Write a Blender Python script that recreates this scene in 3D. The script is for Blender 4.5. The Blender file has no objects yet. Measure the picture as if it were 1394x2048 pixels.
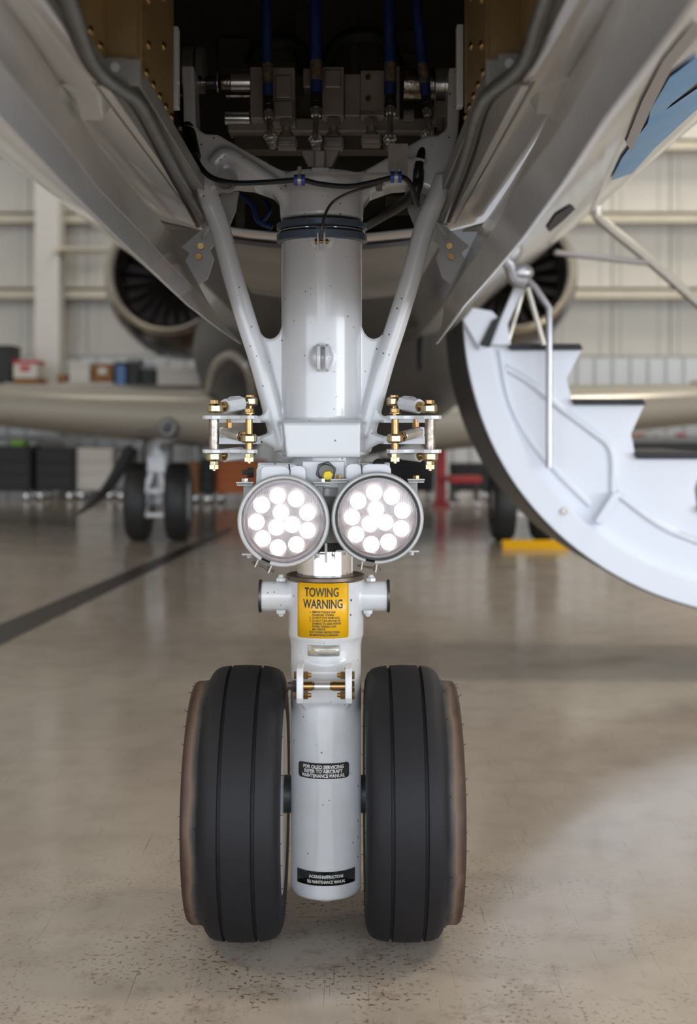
import bpy, bmesh, math, random
from mathutils import Vector, Matrix
from math import sin, cos, pi, sqrt
random.seed(7)
scene = bpy.context.scene
C = scene.collection

# ------------------------------------------------------------------ camera
F = 2570.0; CX = 690.0; CY = 840.0; H = 0.8172          # focal length in pixels, principal point, camera height
cam_d = bpy.data.cameras.new('camera'); cam = bpy.data.objects.new('camera', cam_d); C.objects.link(cam)
cam.location = (0, 0, H); cam.rotation_euler = (pi/2, 0, 0)
cam_d.sensor_fit = 'VERTICAL'; cam_d.sensor_height = 36.0; cam_d.lens = F/2048*36
cam_d.shift_x = (697-CX)/2048; cam_d.shift_y = -(1024-CY)/2048
cam_d.clip_start = 0.05; cam_d.clip_end = 200
cam_d.dof.use_dof = True; cam_d.dof.focus_distance = 1.96; cam_d.dof.aperture_fstop = 3.6
scene.camera = cam
# ------------------------------------------------------------------ world and lights
w = bpy.data.worlds.new('world'); scene.world = w; w.use_nodes = True
w.node_tree.nodes['Background'].inputs[0].default_value = (0.80, 0.88, 1.0, 1)
w.node_tree.nodes['Background'].inputs[1].default_value = 0.7
def area(name, loc, rot, sx, sy, power, col):
    l = bpy.data.lights.new(name, 'AREA'); l.shape = 'RECTANGLE'; l.size = sx; l.size_y = sy
    l.energy = power; l.color = col
    o = bpy.data.objects.new(name, l); C.objects.link(o); o.location = loc; o.rotation_euler = rot
    return o
area('daylight_door', (0, -8.8, 2.3), (pi/2, 0, 0), 20, 4.4, 600, (0.84, 0.91, 1.0))
area('daylight_side_door', (9.5, -4.5, 1.5), (pi/2, 0, math.radians(62)), 5.5, 2.8, 270, (0.86, 0.92, 1.0))
for i, (x, y) in enumerate(((7, 3), (-6, 12), (1.5, 12.6), (6.5, 11.5), (0, -4), (-7, 0))):
    area('ceiling_light_%d' % i, (x, y, 8.6), (0, 0, 0), 2.4, 1.2, (220, 20, 85, 150, 260, 150)[i], (1.0, 0.90, 0.76))
scene.view_settings.view_transform = 'Standard'; scene.view_settings.look = 'None'
scene.view_settings.gamma = 1.0; scene.view_settings.exposure = 0.80
scene.view_settings.use_curve_mapping = False
scene.cycles.max_bounces = 8; scene.cycles.transparent_max_bounces = 8
scene.cycles.sample_clamp_indirect = 6.0

# ------------------------------------------------------------------ helpers
def K(px, py, d):
    return Vector(((px-CX)/F*d, d, H+(CY-py)/F*d))
def G(px, py):                                          # point on the floor
    d = H*F/(py-CY); return Vector(((px-CX)/F*d, d, 0))
def srgb(r, g, b):
    f = lambda c: (c/255/12.92) if c/255 <= .04045 else ((c/255+.055)/1.055)**2.4
    return (f(r), f(g), f(b), 1)

def wl(o):
    v = Vector((0, 0, 0))
    while o is not None: v += o.location; o = o.parent
    return v
def obj(name, bm, m, parent=None, smooth=35, bevel=0, label=None):
    me = bpy.data.meshes.new(name)
    off = wl(parent)
    if off.length > 0: bmesh.ops.translate(bm, vec=-off, verts=bm.verts)
    bmesh.ops.recalc_face_normals(bm, faces=bm.faces)
    bm.to_mesh(me); bm.free()
    if smooth:
        me.shade_smooth(); me.set_sharp_from_angle(angle=math.radians(smooth))
    o = bpy.data.objects.new(name, me); C.objects.link(o); o.parent = parent
    me.materials.append(m)
    if bevel:
        b = o.modifiers.new('bevel', 'BEVEL'); b.width = bevel; b.segments = 2; b.limit_method = 'ANGLE'; b.angle_limit = math.radians(40)
    if label: o['label'] = label
    return o
def share(name, me, loc, parent=None, rot=None):
    o = bpy.data.objects.new(name, me); C.objects.link(o); o.parent = parent
    o.location = Vector(loc)-wl(parent)
    if rot is not None: o.rotation_euler = rot
    return o
def mesh_of(bm, name, m, smooth=35):
    bmesh.ops.recalc_face_normals(bm, faces=bm.faces)
    me = bpy.data.meshes.new(name); bm.to_mesh(me); bm.free()
    if smooth: me.shade_smooth(); me.set_sharp_from_angle(angle=math.radians(smooth))
    me.materials.append(m); return me
def thing(name, loc, label, cat, group=None):
    o = bpy.data.objects.new(name, None); C.objects.link(o); o.location = loc
    o.empty_display_size = .05
    o['label'] = label; o['category'] = cat
    if group: o['group'] = group
    return o
def tag(o, label, cat, group=None, kind=None):
    o['label'] = label; o['category'] = cat
    if group: o['group'] = group
    if kind: o['kind'] = kind
    return o
def struct(o): o['kind'] = 'structure'; return o
BM = bmesh.new

def frame(ax):
    ax = ax.normalized()
    u = ax.cross(Vector((0, 0, 1)))
    if u.length < 1e-3: u = ax.cross(Vector((1, 0, 0)))
    u.normalize(); v = ax.cross(u); return u, v
def cyl(bm, p0, p1, r0, r1=None, seg=24, rot=0.0):
    p0 = Vector(p0); p1 = Vector(p1); r1 = r0 if r1 is None else r1
    u, v = frame(p1-p0)
    a = [bm.verts.new(p0+(u*cos(t)+v*sin(t))*r0) for t in [rot+2*pi*i/seg for i in range(seg)]]
    b = [bm.verts.new(p1+(u*cos(t)+v*sin(t))*r1) for t in [rot+2*pi*i/seg for i in range(seg)]]
    for i in range(seg): bm.faces.new((a[i], a[(i+1) % seg], b[(i+1) % seg], b[i]))
    bm.faces.new(a[::-1]); bm.faces.new(b)
    return bm
def box(bm, c, s, M=None):
    c = Vector(c); vs = []
    for dx in (-.5, .5):
        for dy in (-.5, .5):
            for dz in (-.5, .5):
                p = Vector((dx*s[0], dy*s[1], dz*s[2]))
                if M is not None: p = M @ p
                vs.append(bm.verts.new(c+p))
    for f in ((0,1,3,2),(4,6,7,5),(0,4,5,1),(2,3,7,6),(0,2,6,4),(1,5,7,3)): bm.faces.new([vs[i] for i in f])
    return bm
def pbox(bm, x0, y0, x1, y1, d, dep):                  # box whose near face spans the pixel rectangle at depth d
    a = K(x0, y1, d); b = K(x1, y0, d)
    return box(bm, ((a.x+b.x)/2, d+dep/2, (a.z+b.z)/2), (abs(b.x-a.x), dep, abs(b.z-a.z)))
def prism(bm, pts, d, y0, y1, w3=None):                # pixel outline at depth d, extruded from y0 to y1
    P = [K(x, y, d) for x, y in pts] if w3 is None else w3
    a = [bm.verts.new((p.x, y0, p.z)) for p in P]; b = [bm.verts.new((p.x, y1, p.z)) for p in P]
    n = len(P)
    for i in range(n): bm.faces.new((a[i], a[(i+1) % n], b[(i+1) % n], b[i]))
    from mathutils.geometry import tessellate_polygon
    for t in tessellate_polygon([[Vector((p.x, p.z, 0)) for p in P]]):
        bm.faces.new([a[i] for i in t]); bm.faces.new([b[i] for i in t[::-1]])
    return bm
def hprism(bm, pts, z0, z1):                           # world (x, y) outline, extruded in z
    a = [bm.verts.new((p[0], p[1], z0)) for p in pts]; b = [bm.verts.new((p[0], p[1], z1)) for p in pts]
    n = len(pts)
    for i in range(n): bm.faces.new((a[i], a[(i+1) % n], b[(i+1) % n], b[i]))
    fa = bm.faces.new(a[::-1]); fb = bm.faces.new(b); bmesh.ops.triangulate(bm, faces=[fa, fb])
    return bm
def lathe(bm, prof, o, ax, seg=48, close=False):       # prof: (distance along axis, radius)
    o = Vector(o); ax = Vector(ax).normalized(); u, v = frame(ax)
    rings = []
    for a, r in prof:
        if r < 1e-6: rings.append([bm.verts.new(o+ax*a)])
        else: rings.append([bm.verts.new(o+ax*a+(u*cos(2*pi*i/seg)+v*sin(2*pi*i/seg))*r) for i in range(seg)])
    if close: rings.append(rings[0])
    for A, B in zip(rings, rings[1:]):
        for i in range(seg):
            j = (i+1) % seg
            if len(A) == 1 and len(B) == 1: continue
            if len(A) == 1: bm.faces.new((A[0], B[i], B[j]))
            elif len(B) == 1: bm.faces.new((A[i], A[j], B[0]))
            else: bm.faces.new((A[i], A[j], B[j], B[i]))
    if not close:
        if len(rings[0]) > 1: bm.faces.new(rings[0][::-1])
        if len(rings[-1]) > 1: bm.faces.new(rings[-1])
    return bm
def spline(pts, n=8):
    pts = [Vector(p) for p in pts]; out = []
    if len(pts) < 3: return pts
    P = [pts[0]*2-pts[1]]+pts+[pts[-1]*2-pts[-2]]
    for i in range(1, len(P)-2):
        for k in range(n):
            t = k/n; a, b, c, d = P[i-1:i+3]
            out.append(.5*((2*b)+(c-a)*t+(2*a-5*b+4*c-d)*t*t+(3*b-a-3*c+d)*t**3))
    out.append(pts[-1]); return out
def tube(bm, pts, r, seg=12, n=8, rad=None, smooth=True):
    P = spline(pts, n) if smooth else [Vector(p) for p in pts]
    m = len(P); rings = []; u = None
    for i in range(m):
        t = (P[min(i+1, m-1)]-P[max(i-1, 0)]).normalized()
        if u is None: u, _ = frame(t)
        u = (u-t*u.dot(t)).normalized(); v = t.cross(u)
        rr = r if rad is None else rad(i/(m-1))
        rings.append([bm.verts.new(P[i]+(u*cos(2*pi*k/seg)+v*sin(2*pi*k/seg))*rr) for k in range(seg)])
    for A, B in zip(rings, rings[1:]):
        for k in range(seg): bm.faces.new((A[k], A[(k+1) % seg], B[(k+1) % seg], B[k]))
    bm.faces.new(rings[0][::-1]); bm.faces.new(rings[-1]); return bm
def ball(bm, c, r, s=(1, 1, 1), seg=16):
    bmesh.ops.create_uvsphere(bm, u_segments=seg, v_segments=seg//2+2, radius=r, matrix=Matrix.Translation(Vector(c)) @ Matrix.Diagonal((*s, 1)))
    return bm
def loft(bm, rings, closed=True, caps=True):
    R = [[bm.verts.new(p) for p in ring] for ring in rings]; n = len(R[0])
    for A, B in zip(R, R[1:]):
        for k in range(n if closed else n-1): bm.faces.new((A[k], A[(k+1) % n], B[(k+1) % n], B[k]))
    if caps: bm.faces.new(R[0][::-1]); bm.faces.new(R[-1])
    return bm
def remeshed(name, bm, m, parent, voxel=.0024, it=10, label=None):
    o = obj(name, bm, m, parent, smooth=0, label=label)
    md = o.modifiers.new('remesh', 'REMESH'); md.mode = 'VOXEL'; md.voxel_size = voxel; md.use_smooth_shade = True
    sm = o.modifiers.new('smooth', 'SMOOTH'); sm.factor = .5; sm.iterations = it
    bpy.context.view_layer.update()
    dg = bpy.context.evaluated_depsgraph_get()
    me = bpy.data.meshes.new_from_object(o.evaluated_get(dg))
    o.modifiers.clear(); o.data = me; me.shade_smooth()
    if not me.materials: me.materials.append(m)
    return o

# ------------------------------------------------------------------ materials
def mat(name, col, rough=.5, metal=0, coat=0, bump=0, bscale=60, var=0, vscale=8, var_col=None, specks=0, sp_col=(.09, .04, .02, 1),
        sp_scale=90, emit=None, spec=.5, hi_rough=None, aniso=0):
    m = bpy.data.materials.new(name); m.use_nodes = True; nt = m.node_tree; N = nt.nodes; L = nt.links
    b = N['Principled BSDF']; b.inputs['Base Color'].default_value = col if len(col) == 4 else (*col, 1)
    b.inputs['Roughness'].default_value = rough; b.inputs['Metallic'].default_value = metal
    b.inputs['Coat Weight'].default_value = coat; b.inputs['Coat Roughness'].default_value = .06
    b.inputs['Specular IOR Level'].default_value = spec
    b.inputs['Anisotropic'].default_value = aniso
    tc = N.new('ShaderNodeTexCoord'); src = None
    if var:
        n = N.new('ShaderNodeTexNoise'); n.inputs['Scale'].default_value = vscale; n.inputs['Detail'].default_value = 6
        L.new(tc.outputs['Object'], n.inputs['Vector'])
        r = N.new('ShaderNodeMapRange'); r.inputs[1].default_value = .38; r.inputs[2].default_value = .66; r.inputs[3].default_value = 0; r.inputs[4].default_value = var
        L.new(n.outputs['Fac'], r.inputs[0])
        mx = N.new('ShaderNodeMix'); mx.data_type = 'RGBA'
        mx.inputs[6].default_value = col if len(col) == 4 else (*col, 1)
        vc = var_col or tuple(c*.45 for c in col[:3])
        mx.inputs[7].default_value = (*vc[:3], 1)
        L.new(r.outputs[0], mx.inputs[0]); L.new(mx.outputs[2], b.inputs['Base Color']); src = mx.outputs[2]
        if hi_rough is not None:
            r2 = N.new('ShaderNodeMapRange'); r2.inputs[1].default_value = .35; r2.inputs[2].default_value = .65; r2.inputs[3].default_value = rough; r2.inputs[4].default_value = hi_rough
            L.new(n.outputs['Fac'], r2.inputs[0]); L.new(r2.outputs[0], b.inputs['Roughness'])
    if specks:
        v = N.new('ShaderNodeTexVoronoi'); v.inputs['Scale'].default_value = sp_scale
        L.new(tc.outputs['Object'], v.inputs['Vector'])
        sep = N.new('ShaderNodeSeparateColor'); L.new(v.outputs['Color'], sep.inputs[0])
        g = N.new('ShaderNodeMath'); g.operation = 'GREATER_THAN'; g.inputs[1].default_value = 1-specks; L.new(sep.outputs[0], g.inputs[0])
        sz = N.new('ShaderNodeMath'); sz.operation = 'MULTIPLY'; sz.inputs[1].default_value = .17; L.new(sep.outputs[1], sz.inputs[0])
        lt = N.new('ShaderNodeMath'); lt.operation = 'LESS_THAN'; L.new(v.outputs['Distance'], lt.inputs[0]); L.new(sz.outputs[0], lt.inputs[1])
        mu = N.new('ShaderNodeMath'); mu.operation = 'MULTIPLY'; L.new(g.outputs[0], mu.inputs[0]); L.new(lt.outputs[0], mu.inputs[1])
        m2 = N.new('ShaderNodeMix'); m2.data_type = 'RGBA'
        if src: L.new(src, m2.inputs[6])
        else: m2.inputs[6].default_value = col if len(col) == 4 else (*col, 1)
        m2.inputs[7].default_value = sp_col; L.new(mu.outputs[0], m2.inputs[0]); L.new(m2.outputs[2], b.inputs['Base Color'])
    if bump:
        n = N.new('ShaderNodeTexNoise'); n.inputs['Scale'].default_value = bscale; n.inputs['Detail'].default_value = 4
        L.new(tc.outputs['Object'], n.inputs['Vector'])
        bp = N.new('ShaderNodeBump'); bp.inputs['Strength'].default_value = bump; bp.inputs['Distance'].default_value = .002
        L.new(n.outputs['Fac'], bp.inputs['Height']); L.new(bp.outputs[0], b.inputs['Normal'])
    if emit:
        b.inputs['Emission Color'].default_value = (*emit[:3], 1); b.inputs['Emission Strength'].default_value = emit[3]
    return m

M = {}
M['gear_white'] = mat('gear_white', (.58, .585, .60), .26, coat=.5, specks=.45, sp_scale=105, var=.10, vscale=14, var_col=(.50, .46, .40))
M['leg_white'] = mat('leg_white', (.60, .605, .62), .26, coat=.5, specks=.45, sp_scale=90, var=.35, vscale=18, var_col=(.46, .41, .33))
M['plain_white'] = mat('plain_white', (.68, .69, .71), .35, coat=.2, var=.12, vscale=40, var_col=(.45, .4, .33))
M['stair_white'] = mat('stair_white', (.74, .77, .84), .4, coat=.1, var=.04, vscale=2)
M['collar'] = mat('collar', (.085, .115, .16), .28, metal=.4, var=.5, vscale=30, var_col=(.13, .15, .18))
M['silver'] = mat('silver', (.68, .67, .66), .25, metal=.8, var=.3, vscale=40)
M['chrome'] = mat('chrome', (.80, .80, .82), .07, metal=1)
M['worn_steel'] = mat('worn_steel', (.42, .38, .34), .32, metal=1, var=.8, vscale=90, var_col=(.12, .08, .05), bump=.3, bscale=300)
M['bronze'] = mat('bronze', (.38, .25, .11), .28, metal=1, var=.5, vscale=70, var_col=(.22, .12, .05))
M['gold'] = mat('gold', (.46, .42, .26), .24, metal=1, var=.7, vscale=60, var_col=(.44, .27, .16))
M['rust_gold'] = mat('rust_gold', (.40, .24, .09), .38, metal=.9, var=.6, vscale=90, var_col=(.16, .07, .03))
M['dark_steel'] = mat('dark_steel', (.10, .095, .09), .4, metal=.8, var=.4, vscale=30)
M['grey_alloy'] = mat('grey_alloy', (.38, .335, .295), .42, metal=.25, var=.4, vscale=18, bump=.15)
M['grey_paint'] = mat('grey_paint', (.30, .30, .29), .4, var=.3, vscale=12)
M['bracket_grey'] = mat('bracket_grey', (.58, .58, .57), .42, metal=.1, var=.3, vscale=20)
M['seal'] = mat('seal', (.13, .135, .125), .38, var=.5, vscale=30, coat=.2, bump=.3, bscale=90)
M['rubber'] = mat('rubber', (.018, .018, .018), .55, bump=.2)
M['tan'] = mat('tan', (.30, .205, .095), .38, var=.6, vscale=9, var_col=(.19, .125, .055), bump=.1)
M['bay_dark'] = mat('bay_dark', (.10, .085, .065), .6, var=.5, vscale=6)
M['blue_hose'] = mat('blue_hose', (.012, .035, .16), .55, bump=.5, bscale=400)
M['blue_clip'] = mat('blue_clip', (.02, .06, .32), .4)
M['cable'] = mat('cable', (.010, .011, .013), .42)
M['sleeve_tape'] = mat('sleeve_tape', (.20, .15, .07), .5, var=.7, vscale=120, var_col=(.02, .03, .10))
M['zip_white'] = mat('zip_white', (.55, .53, .47), .5)
M['yellow'] = mat('yellow', (.80, .58, .01), .4)
M['placard_yellow'] = mat('placard_yellow', (.80, .42, .006), .32, var=.15, vscale=60, var_col=(.6, .33, .03), specks=.08, sp_scale=160, sp_col=(.6, .6, .55, 1))
M['ink'] = mat('ink', (.02, .015, .008), .5)
M['placard_black'] = mat('placard_black', (.022, .018, .015), .35, var=.5, vscale=50, var_col=(.05, .03, .02))
M['placard_jet'] = mat('placard_jet', (.008, .008, .008), .2)
M['ink_white'] = mat('ink_white', (.75, .75, .72), .5, var=.4, vscale=200, var_col=(.3, .27, .22))
M['plate_metal'] = mat('plate_metal', (.48, .46, .40), .35, metal=.4, var=.5, vscale=60)
M['collar_brown'] = mat('collar_brown', (.16, .12, .09), .4, metal=.7, var=.5, vscale=50)
M['rim_white'] = mat('rim_white', (.72, .74, .78), .3, coat=.3)
M['axle'] = mat('axle', (.06, .063, .06), .45, metal=.3)
M['lamp_white'] = mat('lamp_white', (.50, .50, .49), .38, coat=.2, var=.15, vscale=40)
M['reflector'] = mat('reflector', (.24, .21, .215), .42, metal=.7, var=.5, vscale=60)
M['led'] = mat('led', (1, 1, 1), .3, emit=(1, .97, .92, 2.2))
M['fuselage'] = mat('fuselage', (.72, .72, .71), .14, coat=.7, var=.08, vscale=1.5)
M['belly'] = mat('belly', (.030, .030, .032), .32, spec=.22)  # near-black tone, underside shade put into the colour
M['belly_panel'] = mat('belly_panel', (.24, .24, .235), .34, var=.6, vscale=5, var_col=(.10, .10, .10), spec=.3)
M['door_grey'] = mat('door_grey', (.50, .485, .47), .2, coat=.4, var=.15, vscale=5)
M['door_lip'] = mat('door_lip', (.70, .70, .71), .22, metal=.2, coat=.4, var=.12, vscale=12)
M['lip_metal'] = mat('lip_metal', (.78, .74, .68), .12, metal=1)
M['nacelle'] = mat('nacelle', (.03, .03, .03), .25, coat=.3)
M['intake'] = mat('intake', (.05, .05, .047), .4, metal=.3)
M['fan'] = mat('fan', (.06, .05, .045), .4, metal=.8)
M['wing'] = mat('wing', (.33, .31, .27), .26, metal=.4, coat=.2)
M['black'] = mat('black', (.006, .006, .008), .55)
M['wall'] = mat('wall', (.60, .585, .54), .6, var=.15, vscale=1.2)
M['wall_liner'] = mat('wall_liner', (.62, .65, .68), .5)
M['girt'] = mat('girt', (.60, .55, .44), .5, var=.2, vscale=2)
M['column'] = mat('column', (.66, .64, .60), .5)
M['cardboard'] = mat('cardboard', (.28, .13, .05), .8, var=.2, vscale=8)
M['orange'] = mat('orange', (.55, .14, .02), .5, var=.2, vscale=4)
M['red'] = mat('red', (.45, .02, .02), .4)
M['blue'] = mat('blue', (.03, .13, .34), .4)
M['green'] = mat('green', (.15, .30, .05), .6)
M['off_white'] = mat('off_white', (.60, .57, .52), .5)
M['tread_black'] = mat('tread_black', (.012, .014, .022), .6, bump=.6, bscale=200)
M['rail_beige'] = mat('rail_beige', (.50, .47, .41), .3, metal=.6)
M['rail_grey'] = mat('rail_grey', (.34, .33, .34), .3, metal=.7)
M['logo_blue'] = mat('logo_blue', (.02, .28, .66), .3, var=.25, vscale=10, var_col=(.4, .5, .55))
M['logo_grey'] = mat('logo_grey', (.26, .23, .24), .3)
M['stripe'] = mat('stripe', (.022, .02, .018), .35, var=.2)

def glass_mat():
    m = bpy.data.materials.new('lens_glass'); m.use_nodes = True; nt = m.node_tree; N = nt.nodes; L = nt.links
    for n in list(N):
        if n.type != 'OUTPUT_MATERIAL': N.remove(n)
    out = N[0]; t = N.new('ShaderNodeBsdfTransparent'); g = N.new('ShaderNodeBsdfGlossy'); g.inputs['Roughness'].default_value = .08
    t.inputs[0].default_value = (.94, .93, .93, 1)
    fr = N.new('ShaderNodeFresnel'); fr.inputs[0].default_value = 1.5
    wv = N.new('ShaderNodeTexWave'); wv.inputs['Scale'].default_value = 120; tc = N.new('ShaderNodeTexCoord')
    L.new(tc.outputs['Object'], wv.inputs['Vector']); bp = N.new('ShaderNodeBump'); bp.inputs['Strength'].default_value = .4
    bp.inputs['Distance'].default_value = .001
    L.new(wv.outputs['Fac'], bp.inputs['Height']); L.new(bp.outputs[0], g.inputs['Normal']); L.new(bp.outputs[0], fr.inputs['Normal'])
    mx = N.new('ShaderNodeMixShader'); L.new(fr.outputs[0], mx.inputs[0]); L.new(t.outputs[0], mx.inputs[1]); L.new(g.outputs[0], mx.inputs[2])
    L.new(mx.outputs[0], out.inputs[0]); return m
M['glass'] = glass_mat()

def tyre_mat():
    m = mat('tyre', (.009, .0085, .0105), .62, bump=.15, bscale=300, spec=.35); nt = m.node_tree; N = nt.nodes; L = nt.links; b = N['Principled BSDF']
    tc = N.new('ShaderNodeTexCoord'); sx = N.new('ShaderNodeSeparateXYZ'); L.new(tc.outputs['Object'], sx.inputs[0])
    cr = N.new('ShaderNodeValToRGB'); e = cr.color_ramp.elements
    mr = N.new('ShaderNodeMapRange'); mr.inputs[1].default_value = .170; mr.inputs[2].default_value = .215
    L.new(sx.outputs[0], mr.inputs[0])
    nz = N.new('ShaderNodeTexNoise'); nz.inputs['Scale'].default_value = 25; L.new(tc.outputs['Object'], nz.inputs['Vector'])
    ad = N.new('ShaderNodeMath'); ad.operation = 'MULTIPLY_ADD'; ad.inputs[1].default_value = .25; ad.inputs[2].default_value = -.12
    L.new(nz.outputs['Fac'], ad.inputs[0]); a2 = N.new('ShaderNodeMath'); L.new(ad.outputs[0], a2.inputs[0]); L.new(mr.outputs[0], a2.inputs[1])
    L.new(a2.outputs[0], cr.inputs[0])
    e[0].position = .25; e[0].color = (.008, .0075, .0095, 1); e[1].position = .95; e[1].color = (.018, .014, .013, 1)
    x = e.new(.40); x.color = (.035, .038, .036, 1); x = e.new(.55); x.color = (.15, .10, .07, 1); x = e.new(.75); x.color = (.055, .028, .018, 1)
    L.new(cr.outputs[0], b.inputs['Base Color']); return m
M['tyre'] = tyre_mat()

def floor_mat():
    m = bpy.data.materials.new('floor_epoxy'); m.use_nodes = True; nt = m.node_tree; N = nt.nodes; L = nt.links; b = N['Principled BSDF']
    tc = N.new('ShaderNodeTexCoord')
    def noise(s, d=6, mp=None, rough=.5):
        n = N.new('ShaderNodeTexNoise'); n.inputs['Scale'].default_value = s; n.inputs['Detail'].default_value = d; n.inputs['Roughness'].default_value = rough
        L.new((mp or tc).outputs['Object' if mp is None else 0], n.inputs['Vector']); return n.outputs['Fac']
    def rng(x, a, c, lo=0, hi=1):
        r = N.new('ShaderNodeMapRange'); r.inputs[1].default_value = a; r.inputs[2].default_value = c; r.inputs[3].default_value = lo; r.inputs[4].default_value = hi
        L.new(x, r.inputs[0]); return r.outputs[0]
    def mth(op, x, y):
        n = N.new('ShaderNodeMath'); n.operation = op
        for i, q in enumerate((x, y)):
            if isinstance(q, (int, float)): n.inputs[i].default_value = q
            else: L.new(q, n.inputs[i])
        return n.outputs[0]
    def mix(f, a, c):
        n = N.new('ShaderNodeMix'); n.data_type = 'RGBA'; L.new(f, n.inputs[0])
        if isinstance(a, tuple): n.inputs[6].default_value = a
        else: L.new(a, n.inputs[6])
        n.inputs[7].default_value = c; return n.outputs[2]
    base = mix(rng(noise(1.1), .35, .68), (.46, .395, .33, 1), (.39, .34, .28, 1))
    base = mix(rng(noise(9, 8), .45, .8, 0, .5), base, (.26, .215, .165, 1))
    # rusty speckle, strongest where the aircraft has been rolled and parked
    sx = N.new('ShaderNodeSeparateXYZ'); L.new(tc.outputs['Object'], sx.inputs[0])
    yy = mth('SUBTRACT', sx.outputs[1], 1.75); xx = mth('ADD', sx.outputs[0], .08)
    rr = mth('SQRT', mth('ADD', mth('MULTIPLY', mth('MULTIPLY', xx, xx), 1.6), mth('MULTIPLY', yy, yy)), 0)
    near = rng(rr, .2, 1.1, 1, 0.0)
    sp = mth('MULTIPLY', rng(noise(120, 4), .575, .62), rng(noise(5, 7, None, .65), .44, .55))
    base = mix(mth('MULTIPLY', sp, mth('MULTIPLY', near, 1.0)), base, (.19, .115, .07, 1))
    sm = mth('MULTIPLY', rng(noise(11, 8, None, .75), .54, .66), mth('MULTIPLY', near, .55))
    base = mix(sm, base, (.17, .115, .075, 1))
    # scratches and tyre scuffs in a few directions
    for rot, sc, th, s, col in ((.30, (190, 1.6, 1), .715, .8, (.10, .07, .05, 1)), (-.35, (240, 2.2, 1), .73, .7, (.12, .10, .08, 1)), (.06, (260, 2.0, 1), .735, .8, (.09, .07, .05, 1)),
                                (.12, (280, 1.6, 1), .73, .6, (.62, .60, .56, 1)), (-1.15, (170, 1.1, 1), .735, .4, (.15, .13, .11, 1))):
        mp = N.new('ShaderNodeMapping'); mp.inputs['Rotation'].default_value = (0, 0, rot); mp.inputs['Scale'].default_value = sc
        L.new(tc.outputs['Object'], mp.inputs['Vector'])
        base = mix(mth('MULTIPLY', rng(noise(2.2, 2, mp), th, th+.02), s), base, col)
    L.new(base, b.inputs['Base Color'])
    L.new(rng(noise(3, 6), .3, .7, .10, .22), b.inputs['Roughness'])
    b.inputs['Specular IOR Level'].default_value = .42; b.inputs['Coat Weight'].default_value = .12; b.inputs['Coat Roughness'].default_value = .10
    bp = N.new('ShaderNodeBump'); bp.inputs['Strength'].default_value = .12; bp.inputs['Distance'].default_value = .004
    L.new(noise(5, 3), bp.inputs['Height']); L.new(bp.outputs[0], b.inputs['Normal'])
    return m
M['floor'] = floor_mat()

# ------------------------------------------------------------------ the hangar
XW, YB, YF, ZC = 13.0, 14.8, -9.0, 9.0
floor = struct(obj('floor', box(BM(), (0, 1.5, -.1), (2*XW, 28, .2)), M['floor'], smooth=0))
P = [G(-330, 1388), G(-330, 1452), G(462, 1064), G(462, 1055)]
bm = BM(); hprism(bm, [(p.x, p.y) for p in P], .0, .0015); obj('floor_stripe', bm, M['stripe'], floor, smooth=0, label='dark painted line running diagonally across floor')
wb = struct(obj('wall_back', box(BM(), (0, YB+.15, ZC/2), (2*XW, .2, ZC)), M['wall'], smooth=0))
pan = BM(); box(pan, (0, 0, 0), (.655, .03, 4.4)); box(pan, (.22, -.02, 0), (.03, .02, 4.4)); box(pan, (-.22, -.02, 0), (.03, .02, 4.4))
pan_me = mesh_of(pan, 'wall_panel', M['wall'], 0)
for i in range(15): share('wall_panel', pan_me, (-4.65+i*.672, YB+.035, 1.56+2.2), wb)
lin = BM(); box(lin, (0, 0, 0), (.188, .03, 1.52)); box(lin, (.088, -.018, 0), (.012, .02, 1.52))
lin_me = mesh_of(lin, 'liner_panel', M['wall_liner'], 0)
for i in range(46): share('liner_panel', lin_me, (-4.6+i*.205, YB+.03, .77), wb)
struct(obj('wall_left', box(BM(), (-XW, 2.9, ZC/2), (.2, 24, ZC)), M['wall'], smooth=0))
struct(obj('wall_right', box(BM(), (XW, 2.9, ZC/2), (.2, 24, ZC)), M['wall'], smooth=0))
struct(obj('ceiling', box(BM(), (0, 2.9, ZC+.1), (2*XW, 24, .2)), M['wall'], smooth=0))
n = 0
for z in (2.31, 3.17, 4.0, 5.0):
    n += 1; bm = BM(); box(bm, (0, YB-.10, z), (2*XW-.2, .2, .03)); box(bm, (0, YB-.19, z-.05), (2*XW-.2, .02, .12))
    struct(obj('trim_%d' % n, bm, M['girt'], smooth=0))
bm = BM(); c = K(100, 840, 14.45)
box(bm, (c.x, 14.32, ZC/2), (.27, .03, ZC)); box(bm, (c.x, 14.45, ZC/2), (.03, .26, ZC)); box(bm, (c.x, 14.56, ZC/2), (.27, .02, ZC))
struct(obj('trim_5', bm, M['column'], smooth=0))
bm = BM(); pbox(bm, 108, 494, 215, 500, 14.3, .2); pbox(bm, 108, 497, 116, 505, 14.2, .4)
struct(obj('trim_6', bm, M['girt'], smooth=0))

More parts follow.
